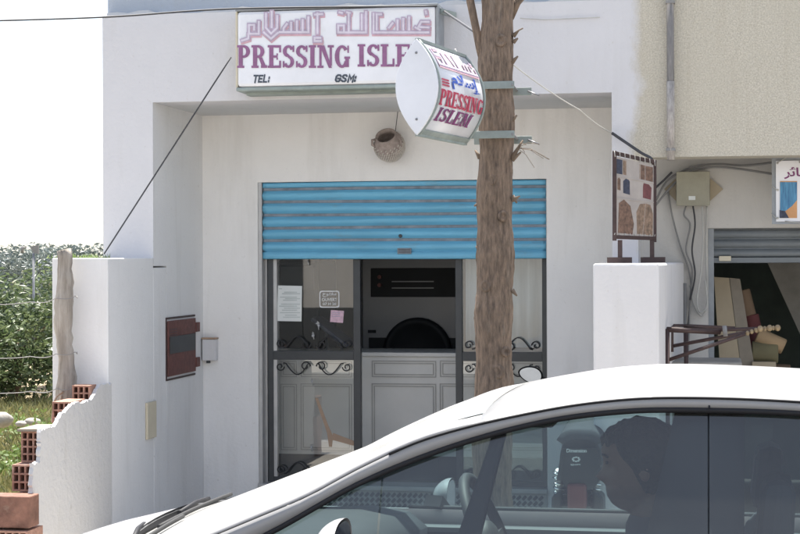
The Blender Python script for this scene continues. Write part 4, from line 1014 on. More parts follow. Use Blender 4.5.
for P, r, m, lab in (([(742, 290), (756, 345)], .05, 'roll1', 'brown fabric roll leaning behind the beige board'), ([(750, 315), (762, 372)], .055, 'roll4', 'dark red fabric roll beside the brown one'),
                     ([(757, 335), (784, 347)], .05, 'roll2', 'tan fabric roll lying across the stack in the bay'), ([(752, 352), (778, 352)], .07, 'roll3', 'olive fabric roll under the tan one'), ([(752, 378), (790, 380)], .1, 'roll1', 'thick brown fabric roll at the bottom of the stack')):
    a, c = [at(x, y, YI+.2*(m in ('roll1', 'roll4'))) for x, y in P]; h = MB(); h.tube([a, c], r, 16); tag(h.build('fabric_roll', M[m], bevel=.008), lab, 'fabric roll', group='fabric rolls in the bay')
p, q = at(752, 400, YI-.1), at(776, 362, YI-.1); h = MB(); h.box(p.x, YI-.1, p.z, q.x, YI+.1, q.z); tag(h.build('carton', M['foam'], bevel=.004), 'beige carton below the fabric rolls in the dark bay', 'carton')
gp = MB(); gp.prism([at(x, y, NB+1.6) for x, y in ((764, 255), (900, 255), (900, 470), (850, 420), (805, 345))], (0, .06, 0)); tag(gp.build('partition_panel', M['greycard']), 'grey slanting panel at the back of the dark bay', 'panel')
# pipe rack with curtain rods
YR = 9.32
rk = thing('pipe_rack', 'dark red welded pipe rack carrying gilded curtain rods before the bay', 'rack', at(665, 420, YR))
def rod(P, r, nm, m, par, dy=(0, 0)):
    h = MB(); pts = [at(x, y, YR+dy[0]+(dy[1]-dy[0])*i/(max(1, len(P)-1))) for i, (x, y) in enumerate(P)]; h.tube(pts, r, 8); return h.build(nm, M[m], par)
rod([(667, 329.5), (720, 332)], .015, 'top_rail', 'dkrust', rk, (0, .1)); 
a = at(667, 329, YR); h = MB(); h.tube([(a.x, YR, PAV), (a.x, YR, a.z)], .014, 8); h.build('upright', M['dkrust'], rk)
a = at(686, 327, YR+.35); h = MB(); h.tube([(a.x, YR+.35, PAV), (a.x, YR+.35, a.z)], .012, 8); h.build('upright', M['dkrust'], rk)
rod([(672, 352), (672, 328), (674, 325.5), (686, 325.5), (735, 328)], .009, 'back_rail', 'dkrust', rk, (.35, .4))
rod([(686, 326), (720, 331)], .008, 'brace', 'dkrust', rk, (.35, .1))
for i, (P, d, lab) in enumerate((([(667, 360.5), (745, 334)], (0, .05), 'lowest gilded tip curtain rod slanting up across the pipe rack'), ([(673, 346), (754, 331)], (.2, .1), 'middle curtain rod slanting across the pipe rack'), ([(690, 331), (762, 328.5)], (.3, .2), 'topmost curtain rod lying along the pipe rack'))):
    t = thing('curtain_rod', lab, 'curtain rod', at(*P[0], YR), group='curtain rods on the rack'); rod(P, .010, 'rod', 'dkrust', t, d)
    e = at(*P[1], YR+d[1]); dr = (e-at(*P[0], YR+d[0])).normalized(); h = MB()
    for k in range(4): h.ball(e+dr*(.014+.024*k), (.011, .013, .013) if k < 3 else (.016, .018, .018), 10, 8)
    h.build('finial', M['gold'], t)
a = at(725, 330, YR); h = MB(); h.lathe([(.03, -.012), (.03, .012)], (a.x, YR+.1, a.z-.01), (1, 0, .1), 12); h.build('collar', M['greycable'], rk)
p, q = at(669, 372, YR+.4), at(742, 362.5, YR+.4); h = MB(); h.box(p.x, YR+.4, PAV, q.x, YR+.85, q.z); tag(h.build('crate', M['greycard'], bevel=.01), 'grey dusty crate on the pavement below the pipe rack', 'crate')

# ------------------------------------------------------------------ moped seen from behind
mo = thing('moped', 'black moped seen from behind, parked before the shop, with one round mirror raised', 'moped', (at(578, 470, 9.2).x, 9.2, PAV))
YM = 8.75; mx = at(580, 470, YM).x
def mp(x, y, Y=YM): return at(x, y, Y)
h = MB(); prof = [(.0, .001)]
for nm, yc in (('wheel', YM+.22), ('wheel', YM+1.40)):
    zc = PAV+.25; h = MB(); h.lathe([(.19, -.035), (.235, -.04), (.25, -.02), (.25, .02), (.235, .04), (.19, .035), (.19, -.035)], (mx, yc, zc), (1, 0, 0), 32, cap=False); wo = h.build(nm, M['rubber'], mo)
    h = MB(); h.lathe([(.188, -.02), (.19, .02)], (mx, yc, zc), (1, 0, 0), 32, cap=False); h.lathe([(.04, -.05), (.04, .05)], (mx, yc, zc), (1, 0, 0), 16)
    for k in range(10): a = 2*math.pi*k/10; h.tube([(mx, yc, zc), (mx, yc+.19*math.cos(a), zc+.19*math.sin(a))], .004, 5)
    h.build('rim', M['steelgrey'], wo)
# tail unit
def tailsec(u, v):
    # u along length, v around
    Y = YM+lerp(0, .75, u); a = 2*math.pi*v; wv = lerp(.105, .13, min(u*2, 1)); hv = lerp(.13, .11, u)
    cz_ = PAV+.62+.03*u
    return (mx+wv*math.copysign(abs(math.cos(a))**.7, math.cos(a)), Y, cz_+hv*math.copysign(abs(math.sin(a))**.7, math.sin(a)))
h = MB(); h.grid(tailsec, 10, 28); n0 = len(h.v); h.f.append([k for k in range(28)]); h.sm.append(False); h.build('tail_shell', M['moped'], mo)
h = MB()
h.grid(lambda u, v: (mx+lerp(-.12, .12, v)*(1-.12*u), YM+.0+.68*u, PAV+.80+.05*u-.05*(2*v-1)**4), 10, 12); h.build('seat', M['seat'], mo, solid=.07)
fl_ = MB(); c = [mp(x, y) for x, y in ((562, 448), (598, 448), (603, 480), (557, 480))]; fl_.prism([p-Vector((0, .02, 0)) for p in c], (0, -.006, 0)); fo = fl_.build('mud_flap', M['moped'], mo)
tx = MB()
put_text(tx, 'Dimension', lambda u, v: mp(lerp(567, 587, u), lerp(452, 448.3, v))-Vector((0, .028, 0)), 0, .02)
put_text(tx, 'sport', lambda u, v: mp(lerp(571, 581, u), lerp(465.5, 463.2, v))-Vector((0, .028, 0)), 0, .01)
for i in range(8):
    a, a2 = R_(30+45*i), R_(65+45*i); cc = (576.5, 458.8)
    tx.add([mp(cc[0]+4.3*math.cos(a), cc[1]+2.8*math.sin(a))-Vector((0, .0282, 0)), mp(cc[0]+4.3*math.cos(a2), cc[1]+2.8*math.sin(a2))-Vector((0, .0282, 0)), mp(cc[0]+2.2*math.cos(a2), cc[1]+1.4*math.sin(a2))-Vector((0, .0282, 0)), mp(cc[0]+2.2*math.cos(a), cc[1]+1.4*math.sin(a))-Vector((0, .0282, 0))], [(0, 1, 2, 3)])
tx.build('lettering', M['mopedtext'], fo, fixn=False)
h = MB(); c = mp(577, 497); h.box(c.x-.05, YM-.02, c.z-.08, c.x+.05, YM+.03, c.z+.07); h.build('tail_light', M['mopedred'], mo, bevel=.015)
h = MB(); c = mp(577, 512); h.prism([(c.x-.075, YM-.012, c.z+.03), (c.x+.075, YM-.012, c.z+.03), (c.x+.06, YM+.02, c.z-.16), (c.x-.06, YM+.02, c.z-.16)], (0, .01, 0)); h.build('mudguard', M['moped'], mo)
for s_, px in ((-1, 559), (1, 597)):
    t0, t1 = mp(px, 470, YM+.06), mp(px-2*s_, 515, YM+.2); h = MB(); h.tube([t0, t1], .018, 8); sk = h.build('shock_absorber', M['steelgrey'], mo)
    P = [t0.lerp(t1, i/60)+Vector((.03*math.cos(i*.95), .03*math.sin(i*.95), 0)) for i in range(61)]; h = MB(); h.tube(P, .006, 5); h.build('spring', M['chrome'], sk)
    h = MB(); a = mp(px, 500, YM+.1); h.prism([(a.x-.03*s_, YM+.05, a.z-.3), (a.x+.04*s_, YM+.05, a.z-.3), (a.x+.035*s_, YM+.05, a.z+.02), (a.x-.02*s_, YM+.05, a.z+.06)], (0, .5, 0)); h.build('side_case', M['moped'], mo, bevel=.012)
h = MB(); h.tube([(mx, YM+.3, PAV+.3), (mx, YM+.75, PAV+.35), (mx, YM+1.05, PAV+.5), (mx, YM+1.12, PAV+.85)], .035, 10); h.build('frame', M['moped'], mo)
h = MB(); h.ball((mx, YM+.85, PAV+.72), (.12, .26, .12), 16, 10); h.build('fuel_tank', M['moped'], mo)
h = MB(); h.box(mx-.1, YM+.45, PAV+.16, mx+.1, YM+.8, PAV+.42); h.build('engine', M['steelgrey'], mo, bevel=.03)
hz_ = PAV+.93; h = MB(); h.tube([(mx-.32, YM+.98, hz_), (mx-.2, YM+1.06, hz_+.03), (mx-.08, YM+1.12, hz_), (mx+.08, YM+1.12, hz_), (mx+.2, YM+1.06, hz_+.03), (mx+.32, YM+.98, hz_)], .012, 8); h.build('handlebar', M['steelgrey'], mo)
for s_ in (-1, 1):
    h = MB(); h.tube([(mx+s_*.22, YM+1.05, hz_+.028), (mx+s_*.33, YM+.975, hz_)], .018, 10); h.build('grip', M['rubber'], mo)
    h = MB(); h.tube([(mx+s_*.09, YM+1.15, hz_-.1), (mx+s_*.07, YM+1.4, PAV+.25)], .018, 10); h.build('fork_leg', M['steelgrey'], mo)
h = MB(); h.ball((mx, YM+1.16, hz_-.02), (.1, .07, .1), 16, 10); h.build('headlight', M['moped'], mo)
for (px, py, tilt) in ((530.5, 374.5, 1), (610, 412, -1)):
    c = mp(px, py, YM+1.0); s_ = -1 if px < 570 else 1
    h = MB(); h.tube([(mx+s_*.2, YM+1.06, hz_+.03), (lerp(mx+s_*.2, c.x, .6), YM+1.02, hz_+.07), (c.x+.0, YM+1.01, c.z-.02)], .006, 6); h.build('mirror_stem', M['blacktrim'], mo)
    Mx = Matrix.Rotation(R_(14*tilt), 3, 'Y'); E1 = Mx @ Vector((1, 0, 0)); E2 = Mx @ Vector((0, -.30, 1)).normalized(); Nn = E1.cross(E2).normalized()
    if Nn.y > 0: Nn = -Nn
    def ov(sc, dd): return [c+E1*.066*sc*math.cos(2*math.pi*k/28)+E2*.047*sc*math.sin(2*math.pi*k/28)*(1+.18*math.cos(2*math.pi*k/28))+Nn*dd for k in range(28)]
    h = MB(); A_, B_, C_ = ov(1.1, .004), ov(1.05, -.012), ov(.5, -.035); h.add(A_+B_+C_, [(i, (i+1) % 28, 28+(i+1) % 28, 28+i) for i in range(28)]+[(28+i, 28+(i+1) % 28, 56+(i+1) % 28, 56+i) for i in range(28)]+[tuple(range(56, 84))], True); hs = h.build('mirror_housing', M['blacktrim'], mo)
    h = MB(); h.prism(ov(.96, .002), Nn*.003); h.build('mirror_glass', M['mirrorglass'], hs)
h = MB(); h.tube([(mx-.14, YM+.55, PAV+.2), (mx-.3, YM+.6, PAV+.005)], .012, 8); h.build('kickstand', M['steelgrey'], mo)
h = MB(); h.tube([(mx+.13, YM+.1, PAV+.28), (mx+.13, YM+.6, PAV+.24)], [.045, .03], 12); h.build('exhaust', M['chrome'], mo)

# ------------------------------------------------------------------ car
YCAR = 4.65
car = thing('parked_car', 'white hatchback parked in the road before the shop, driver inside', 'car', (-.2, YCAR, 0))
def hw(z): return YCAR-(3.85+(z-.95)*.45)       # half width at height z above the belt
def near(px, py, off=0):
    Y = 4.0
    for i in range(30): p = at(px, py, Y); Y = 3.85+off+(p.z-.95)*.45
    return p
def tabof(P, off=0): return [(near(x, y, off).x, near(x, y, off).z) for x, y in P]
L1 = smooth_tab([(-1.47, .995)]+tabof([(265, 513), (310, 494), (360, 467), (430, 436), (545, 408.6), (629, 397.5), (707, 396.2), (800, 400.2)])+[(.55, 1.412), (.95, 1.372), (1.30, 1.305)], 120)
L2 = smooth_tab([(-1.40, .96)]+tabof([(265, 534), (360, 481.5), (450, 445.5), (545, 420), (629, 409.5), (707, 408.8), (800, 412)])+[(.55, 1.382), (.95, 1.335), (1.22, 1.25)], 120)
W1 = [(-1.50, 1.0)]+[(lerp(-1.44, -.565, k/40), interp(L1, lerp(-1.44, -.565, k/40))+.013) for k in range(41)]
z1 = lambda x: interp(L1, x); z2 = lambda x: interp(L2, x); zw = lambda x: interp(W1, x)
XT = W1[-1][0]                                   # top of the windscreen
XRB = 1.22                                       # rear end of the roof
BELT = .955
def edge_roof(x):                                # roof edge: blends from windscreen line into rail line
    return z1(x)
def roof(u, v):
    x = lerp(XT, XRB, u); z = z1(x); h_ = hw(z2(x)); q = 2*v-1; q = math.copysign(1-(1-abs(q))**1.7, q)
    d = max(0, (1-abs(q))*h_-.004); e_ = lerp(.0142, .004, min(1, u/.35))
    dz = e_*(1-math.exp(-d/.026))+.005*(1-q*q)
    return (x-.0165*(1-q*q)*(1-u)**2, YCAR+q*h_, z+dz)
rf = MB(); rf.grid(roof, 40, 36); rfo = rf.build('roof', M['paint'], car, solid=.004)
def wsc(u, v):
    x = lerp(W1[0][0], XT, u); z = zw(x); h_ = hw(z)-.06; q = 2*v-1; b_ = lerp(.10, .03, u)*(1-q*q)
    return (x-b_*.55, YCAR+q*h_, z+.003+(1-q*q)*lerp(.014, .005, u))
ws = MB(); ws.grid(wsc, 20, 16); ws.build('windscreen', M['windscreen'], car, fixn=False)
for s_ in (-1, 1):
    def pil(u, v):
        x = lerp(-1.49, XT+.012, u); xa, za = x, z1(x)+.0125 if x > -1.4 else zw(x)
        xb = lerp(-1.45, XT+.012, u); zb_ = z1(xb)
        ya_ = hw(za)-.062; yb_ = hw(z2(max(xb, -1.38)))
        t = v; bl = .014*math.sin(math.pi*t)
        return (lerp(xa, xb, t)-bl*.4, YCAR+s_*(lerp(ya_, yb_, t)+bl*.5), lerp(za+.001, zb_, t)+bl*.7*(1 if u < .9 else (1-u)*10))
    a_ = MB(); a_.grid(pil, 26, 6); a_.build('roof_pillar', M['paint'], car, solid=.003)
    def rail(u, v):
        x = lerp(-1.43, XRB, u); za, zb_ = z1(x)-.004, z2(max(x, -1.38))
        z = lerp(za, zb_, v)
        return (x, YCAR+s_*(hw(zb_)+.002+.002*math.sin(math.pi*v)), z)
    a_ = MB(); a_.grid(rail, 60, 2); a_.build('door_frame', M['paint'], car, solid=.006)
    g_ = MB()
    P = []
    for i in range(71):
        x = lerp(-.78, XRB, i/70); P.append(Vector((x, YCAR+s_*(hw(z2(x))+.002), z1(x)-.003)))
    g_.tube(P, .0035, 5); g_.build('roof_seam', M['blacktrim'], car)
    g_ = MB(); P = []
    for i in range(71):
        x = lerp(-1.36, 1.18, i/70); P.append(Vector((x, YCAR+s_*(hw(z2(x))-.001), z2(x)-.004)))
    g_.tube(P, .0075, 6); g_.build('window_seal', M['blacktrim'], car)
    def onside(x, z, o=0): return Vector((x, YCAR+s_*(hw(z)+o), z))
    def pane(xs, nm):
        a, c = xs
        g = MB(); g.grid(lambda u, v: onside(lerp(a, c, u), lerp(BELT, max(z2(lerp(a, c, u))-.006, BELT+.002), v), -.014), 14, 3); return g.build(nm, M['carglass'], car, fixn=False)
    pane((-1.36, -.80), 'quarter_window') if s_ < 0 else None; pane((-.795 if s_ < 0 else -1.36, -.03), 'side_window'); pane((-.026, .80), 'side_window'); pane((.84, 1.15), 'quarter_window')
    # pillars between the windows
    def strip(xb0, xb1, xt0, xt1, nm, m, o=.001):
        g = MB()
        g.grid(lambda u, v: onside(lerp(lerp(xb0, xt0, v), lerp(xb1, xt1, v), u), lerp(BELT, z2(lerp(lerp(xb0, xt0, v), lerp(xb1, xt1, v), u))-.004, v), o), 3, 10); g.build(nm, m, car, solid=.03)
    pt0, pt1 = near(497, 443), near(452, 534)
    if s_ < 0: strip(pt1.x-.045, pt1.x+.025, pt0.x-.014, pt0.x+.016, 'window_divider', M['blacktrim'], -.016)
    strip(-.21, .05, -.105, .055, 'door_pillar', M['blacktrim'], -.022)
    strip(.79, .85, .78, .84, 'door_pillar', M['blacktrim'])
    strip(1.10, 1.72, 1.04, 1.24, 'rear_pillar', M['paint'])
    g = MB(); g.bar((-.028, YCAR+s_*(hw(z1(-.03))+.004), z1(-.03)-.006), (-.026, YCAR+s_*(hw(z2(-.03))+.005), z2(-.03)), .004, .006); g.build('door_gap', M['blacktrim'], car)
# lower body
ST_ = [(-2.36, .54, .62), (-2.30, .64, .67), (-2.15, .74, .765), (-1.9, .79, .855), (-1.7, .80, .91), (-1.46, .80, .955), (-1.0, .80, .955), (0, .80, .955), (.9, .80, .957), (1.4, .785, .96), (1.72, .74, .95), (1.82, .66, .86)]
def station(x):
    return interp([(a, b_) for a, b_, c in ST_], x), interp([(a, c) for a, b_, c in ST_], x)
def side_pt(x, v, s_):
    hwid, zt = station(x); z = lerp(.20, zt, v)
    o = .055*math.sin(math.pi*min(1, v*1.02))**.6-.02*(1-v)**3
    return Vector((x, YCAR+s_*(hwid+o), z))
for s_ in (-1, 1):
    g = MB(); g.grid(lambda u, v: side_pt(lerp(-2.36, 1.82, u), v, s_), 60, 12); g.build('body_side', M['paint'], car, solid=.004)
    g = MB(); P = [side_pt(lerp(-1.0, .98, i/20), 1, s_)+Vector((0, s_*.004, .002)) for i in range(21)]; g.tube(P, .009, 6); g.build('belt_trim', M['blacktrim'], car)
    for xg in (-1.02, -.02, .92):
        g = MB(); P = [side_pt(xg, lerp(.08, .98, i/12), s_)+Vector((0, s_*.0005, 0)) for i in range(13)]; g.tube(P, .003, 4); g.build('door_gap', M['blacktrim'], car)
    for xh in (-.22, .72):
        p = side_pt(xh, .8, s_); g = MB(); g.tube([p+Vector((-.08, 0, 0)), p+Vector((-.06, s_*.03, 0)), p+Vector((.06, s_*.03, 0)), p+Vector((.08, 0, 0))], .012, 8); g.build('door_handle', M['paint'], car)
    for xw in (-1.62, .93):
        p = side_pt(xw, .3, s_); zc = .30
        g = MB(); g.lathe([(.345, -.02), (.345, .012)], (xw, p.y-.02*s_, zc), (0, s_, 0), 36); ar = g.build('wheel_arch', M['blacktrim'], car)
        g = MB(); g.lathe([(.19, -.05), (.27, -.06), (.298, -.03), (.298, .03), (.27, .05), (.2, .045)], (xw, p.y-.0*s_, zc), (0, s_, 0), 36); wh = g.build('wheel', M['rubber'], car)
        g = MB(); g.lathe([(.195, .046), (.19, .03), (.16, .028), (.05, .05), (.0, .052)], (xw, p.y, zc), (0, s_, 0), 36, cap=False)
        for k in range(10): a = 2*math.pi*k/10; g.bar((xw+.05*math.cos(a), p.y+s_*.056, zc+.05*math.sin(a)), (xw+.17*math.cos(a), p.y+s_*.045, zc+.17*math.sin(a)), .02, .02)
        g.build('rim', M['steelgrey'], wh)
    g = MB(); p = side_pt(-2.2, .78, s_); g.ball((-2.20, YCAR+s_*.60, .70), (.13, .13, .075), 18, 10); g.build('headlight', M['chrome'], car)
    g = MB(); g.ball((1.74, YCAR+s_*.66, .85), (.09, .11, .13), 18, 10); g.build('tail_light', M['mopedred'], car)
def hood(u, v):
    x = lerp(-2.36, -1.46, u); q = 2*v-1; hwid, zt = station(x)
    bulge = lerp(.035, .085, u)*(1-abs(q)**2.4)
    return (x+(-.10*(1-q*q)*u)-.06*(1-q*q)*(1-u), YCAR+q*(hwid+.0), zt+bulge)
g = MB(); g.grid(hood, 20, 20); g.build('hood', M['paint'], car, solid=.004)
g = MB(); g.grid(lambda u, v: (-2.36-.10*(1-(2*v-1)**2)-.03*math.sin(math.pi*u), YCAR+(2*v-1)*lerp(.62, .54, u), lerp(.2, .70, u)), 8, 16); g.build('front_bumper', M['paint'], car)
g = MB(); g.grid(lambda u, v: (-2.41-.09*(1-(2*v-1)**2)-.02, YCAR+(2*v-1)*.4, lerp(.34, .56, u)), 4, 12); g.build('grille', M['blacktrim'], car, solid=.02)
g = MB(); g.grid(lambda u, v: (lerp(1.82, 1.84, u)+.06*(1-(2*v-1)**2), YCAR+(2*v-1)*.67, lerp(.2, .95, u)), 10, 16); g.build('tailgate', M['paint'], car)
g = MB(); g.grid(lambda u, v: (lerp(1.84, XRB, u)+.06*(1-(2*v-1)**2), YCAR+(2*v-1)*lerp(.68, hw(z1(XRB))-.02, u), lerp(.95, z1(XRB)+.004, u)+.02*(1-(2*v-1)**2)), 10, 12); g.build('rear_window', M['carglass'], car, fixn=False)
g = MB(); g.box(-2.2, YCAR-.74, .2, 1.75, YCAR+.74, .26); g.build('floor_pan', M['cabin'], car)
# cowl, wipers
def cowl(u, v):
    q = 2*v-1; p = Vector(wsc(0, .06+.88*v)); h_ = Vector(hood(1, .06+.88*v))
    return p.lerp(h_, u)+Vector((0, 0, .004-.012*math.sin(math.pi*u)))
g = MB(); g.grid(cowl, 4, 16); g.build('cowl', M['blacktrim'], car)
for v0, v1 in ((.42, .18), (.80, .50)):
    a = Vector(wsc(0, v0))+Vector((-.03, 0, .012)); c = Vector(wsc(.05, v1))+Vector((-.012, 0, .012)); g = MB(); g.tube([a, a.lerp(c, .4)+Vector((-.006, 0, .004)), c], .008, 6); wp = g.build('wiper_arm', M['blacktrim'], car)
    d = (Vector(wsc(.05, v1-.16))-Vector(wsc(.09, v1+.16))); g = MB(); g.tube([Vector(wsc(.06+.05*i/8, lerp(v1-.17, v1+.2, i/8)))+Vector((-.008, 0, .009)) for i in range(9)], .006, 6); g.build('wiper_blade', M['rubber'], wp)
# mirrors
for s_, px, py in ((-1, 330, 541), (1, 0, 0)):
    c = near(331, 541, -.20) if s_ < 0 else at(489, 493, 5.62)
    if s_ > 0: c = Vector((-.90, YCAR+.93, .975))
    if s_ < 0: c = at(334, 547, 3.70)
    g = MB(); 
    def shell(u, v, c=c, s_=s_):
        t = u*math.pi/2; a = 2*math.pi*v
        return c+Vector((.020-.060*math.sin(math.pi/2-t), .098*math.sin(t)*math.copysign(abs(math.cos(a))**.8, math.cos(a)), .062*math.sin(t)*math.copysign(abs(math.sin(a))**.8, math.sin(a))))
    g.grid(shell, 8, 26); ms = g.build('door_mirror', M['paint'], car)
    g = MB(); g.prism([c+Vector((.016, .09*math.copysign(abs(math.cos(2*math.pi*k/24))**.8, math.cos(2*math.pi*k/24)), .055*math.copysign(abs(math.sin(2*math.pi*k/24))**.8, math.sin(2*math.pi*k/24)))) for k in range(24)], (.003, 0, 0)); g.build('mirror_glass', M['mirrorglass'], ms)
    g = MB(); g.bar(c+Vector((0, -s_*.06, -.045)), Vector((c.x-.02, YCAR+s_*.80, .98)), .06, .04); g.build('mirror_arm', M['blacktrim'], ms)
# interior
g = MB()
def dash(u, v):
    q = 2*v-1
    prof_ = [(-1.42, .93), (-1.30, .965), (-1.10, .975), (-.98, .96), (-.92, .91), (-.93, .75), (-.98, .5)]
    k = u*6; i = min(int(k), 5); a, c = prof_[i], prof_[i+1]; t = k-i
    return (lerp(a[0], c[0], t)-.05*(1-q*q), YCAR+q*.70, lerp(a[1], c[1], t)+.01*(1-q*q))
g.grid(dash, 12, 10); g.build('dashboard', M['cabin'], car, solid=.01)
for s_ in (-1, 1):
    g = MB(); g.box(-1.0, YCAR+s_*.70, .3, 1.5, YCAR+s_*.755, .915); g.build('door_lining', M['cabin'], car, bevel=.02)
    # seats
    def seat(x, y, nm='front_seat', w_=.24):
        g = MB(); g.box(x-.50, y-w_, .30, x, y+w_, .46); a = g.build(nm, M['seat'], car, bevel=.05)
        g = MB(); g.hexa([(x-.08, y-w_, .42), (x-.08, y+w_, .42), (x+.06, y+w_, .42), (x+.06, y-w_, .42), (x+.16, y-w_*.8, 1.02), (x+.16, y+w_*.8, 1.02), (x+.25, y+w_*.8, 1.02), (x+.25, y-w_*.8, 1.02)]); g.build('seat_back', M['seat'], a, bevel=.05)
        g = MB(); g.hexa([(x+.15, y-.12, 1.05), (x+.15, y+.12, 1.05), (x+.24, y+.12, 1.05), (x+.24, y-.12, 1.05), (x+.17, y-.11, 1.23), (x+.17, y+.11, 1.23), (x+.25, y+.11, 1.23), (x+.25, y-.11, 1.23)]); g.build('headrest', M['seat'], a, bevel=.035)
    seat(-.07, YCAR+s_*.36)
g = MB(); g.box(.55, YCAR-.62, .30, 1.0, YCAR+.62, .48); rs_ = g.build('rear_seat', M['seat'], car, bevel=.05)
g = MB(); g.hexa([(.92, YCAR-.62, .45), (.92, YCAR+.62, .45), (1.05, YCAR+.62, .45), (1.05, YCAR-.62, .45), (1.12, YCAR-.6, .98), (1.12, YCAR+.6, .98), (1.22, YCAR+.6, .98), (1.22, YCAR-.6, .98)]); g.build('seat_back', M['seat'], rs_, bevel=.05)
for s_ in (-1, 1): g = MB(); g.box(1.11, YCAR+s_*.36-.12, .99, 1.19, YCAR+s_*.36+.12, 1.14); g.build('headrest', M['seat'], rs_, bevel=.03)
g = MB(); g.grid(lambda u, v: (lerp(XT+.1, XRB-.03, u), YCAR+(2*v-1)*(hw(z1(lerp(XT, XRB, u)))-.03), z1(lerp(XT+.1, XRB-.03, u))-.022), 20, 6); g.build('headlining', M['cabin'], car)
wc = Vector((-.57, YCAR-.36, 1.04)); wn = Vector((1, 0, .42)).normalized()
g = MB(); g.lathe([(.175, -.014), (.19, -.010), (.195, 0), (.19, .012), (.175, .014), (.166, 0), (.175, -.014)], wc, wn, 40, cap=False); sw = g.build('steering_wheel', M['cabin'], car)
g = MB(); g.ball(wc-wn*.02, (.04, .07, .07), 14, 8)
e = wn.cross(Vector((0, 1, 0))).normalized()
for d in (Vector((0, 1, 0)), Vector((0, -1, 0)), -e if e.z > 0 else e): g.bar(wc, wc+d*.178, .03, .018, tuple(wn))
g.build('wheel_spokes', M['cabin'], sw)
g = MB(); g.tube([wc-wn*.02, wc-wn*.3], .03, 10); g.build('steering_column', M['cabin'], car)
g = MB(); g.box(-.60, YCAR-.10, 1.335, -.57, YCAR+.10, 1.39); g.build('rear_view_mirror', M['blacktrim'], car, bevel=.012)
g = MB(); g.box(-.565, YCAR-.35-.17, 1.355, -.40, YCAR-.35+.17, 1.372); g.build('sun_visor', M['cabin'], car, bevel=.005)
g = MB(); a = Vector((.0, YCAR-.63, 1.18)); g.prism([a+Vector((-.02, 0, 0)), a+Vector((.025, 0, 0)), Vector((-.08, YCAR-.5, .95)), Vector((-.13, YCAR-.5, .95))], (0, .003, 0)); g.build('seat_belt', M['blacktrim'], car)

# ------------------------------------------------------------------ driver
DX, DY = -.20, YCAR-.36
def head_pt(u, v, sc=1.0, hairpad=0):
    """u angle round the head (0 = face, towards -x), v 0 chin .. 1 crown"""
    a = 2*math.pi*u
    prof_f = [(0, .028), (.05, .062), (.12, .083), (.2, .088), (.27, .090), (.32, .086), (.4, .092), (.5, .088), (.56, .094), (.7, .098), (.82, .088), (.92, .060), (1, .004)]
    prof_b = [(0, .018), (.1, .040), (.2, .058), (.3, .070), (.45, .092), (.6, .104), (.75, .100), (.88, .075), (.95, .05), (1, .004)]
    prof_w = [(0, .016), (.06, .036), (.14, .052), (.28, .062), (.45, .070), (.6, .075), (.75, .072), (.88, .053), (.95, .035), (1, .004)]
    f = interp(prof_f, v); bk = interp(prof_b, v); wd = interp(prof_w, v)
    ca, sa = math.cos(a), math.sin(a)
    r = f if ca > 0 else bk
    dx = -ca*r; dy = sa*wd
    if ca > .4:
        nose = math.exp(-((a if a < math.pi else a-2*math.pi)/.24)**2)*max(0, 1-abs((v-.43)/.14))*(.030 if v < .43 else .024)
        eye = math.exp(-(((abs(a if a < math.pi else a-2*math.pi))-.55)/.22)**2)*math.exp(-((v-.54)/.045)**2)*.008
        lip = math.exp(-((a if a < math.pi else a-2*math.pi)/.35)**2)*(math.exp(-((v-.265)/.02)**2)+math.exp(-((v-.205)/.022)**2))*.006
        dx -= nose+lip-eye
    return Vector((dx*sc, dy*sc, (v-.5)*.232*sc))
HC = Vector((DX+.005, DY, 1.247))
tiltM = Matrix.Rotation(R_(-4), 3, 'Y')
bd = MB()
nu, nv_ = 48, 40
bd.grid(lambda u, v: HC+tiltM @ head_pt(v, u), nv_, nu)
for s_ in (-1, 1): bd.ball(HC+Vector((.012, s_*.075, -.005)), (.015, .007, .027), 12, 8)
bd.capsule(HC+Vector((.02, 0, -.05)), (DX+.05, DY, 1.00), .055, .062)
sh_z = .975
bd.capsule((DX+.06, DY-.12, sh_z-.02), (DX+.06, DY+.12, sh_z-.02), .075, .075)
bd.capsule((DX+.05, DY, .9), (DX-.02, DY, .58), .14, .13)
for s_ in (-1, 1):
    S0 = Vector((DX+.05, DY+s_*.19, .955)); E0 = Vector((DX-.14, DY+s_*.25, .74)); Wr = Vector((-.56, DY+s_*.185, 1.0))
    bd.capsule(S0, E0, .052, .042); bd.capsule(E0, Wr, .040, .027)
    Hd = Wr+Vector((-.05, -s_*.01, .035)); bd.capsule(Wr, Hd, .028, .032)
    for k in range(4):      # fingers wrap the rim
        b0 = Hd+Vector((-.01+.002*k, s_*(.022-.014*k), .012)); b1 = b0+Vector((-.045+.004*abs(k-1), -s_*.004, .008)); b2 = b1+Vector((-.016, 0, -.026)); b3 = b2+Vector((.018, 0, -.018))
        bd.capsule(b0, b1, .0105, .0095, 8); bd.capsule(b1, b2, .0095, .009, 8); bd.capsule(b2, b3, .009, .008, 8)
    t0 = Wr+Vector((-.02, -s_*.022, .015)); bd.capsule(t0, t0+Vector((-.03, -s_*.022, .016)), .012, .0105, 8); bd.capsule(t0+Vector((-.03, -s_*.022, .016)), t0+Vector((-.055, -s_*.026, .006)), .0105, .009, 8)
    Hp = Vector((DX-.0, DY+s_*.10, .56)); K = Vector((DX-.42, DY+s_*.14, .66)); An = Vector((DX-.66, DY+s_*.12, .34))
    bd.capsule(Hp, K, .088, .06); bd.capsule(K, An, .055, .038); bd.capsule(An, An+Vector((-.16, 0, -.02)), .04, .03)
ms = M['skin']; nt_ = ms.node_tree; bsdf = nt_.nodes['Principled BSDF']; lk = bsdf.inputs['Base Color'].links[0].from_socket      # skin darkened from the jaw down, edge broken by noise
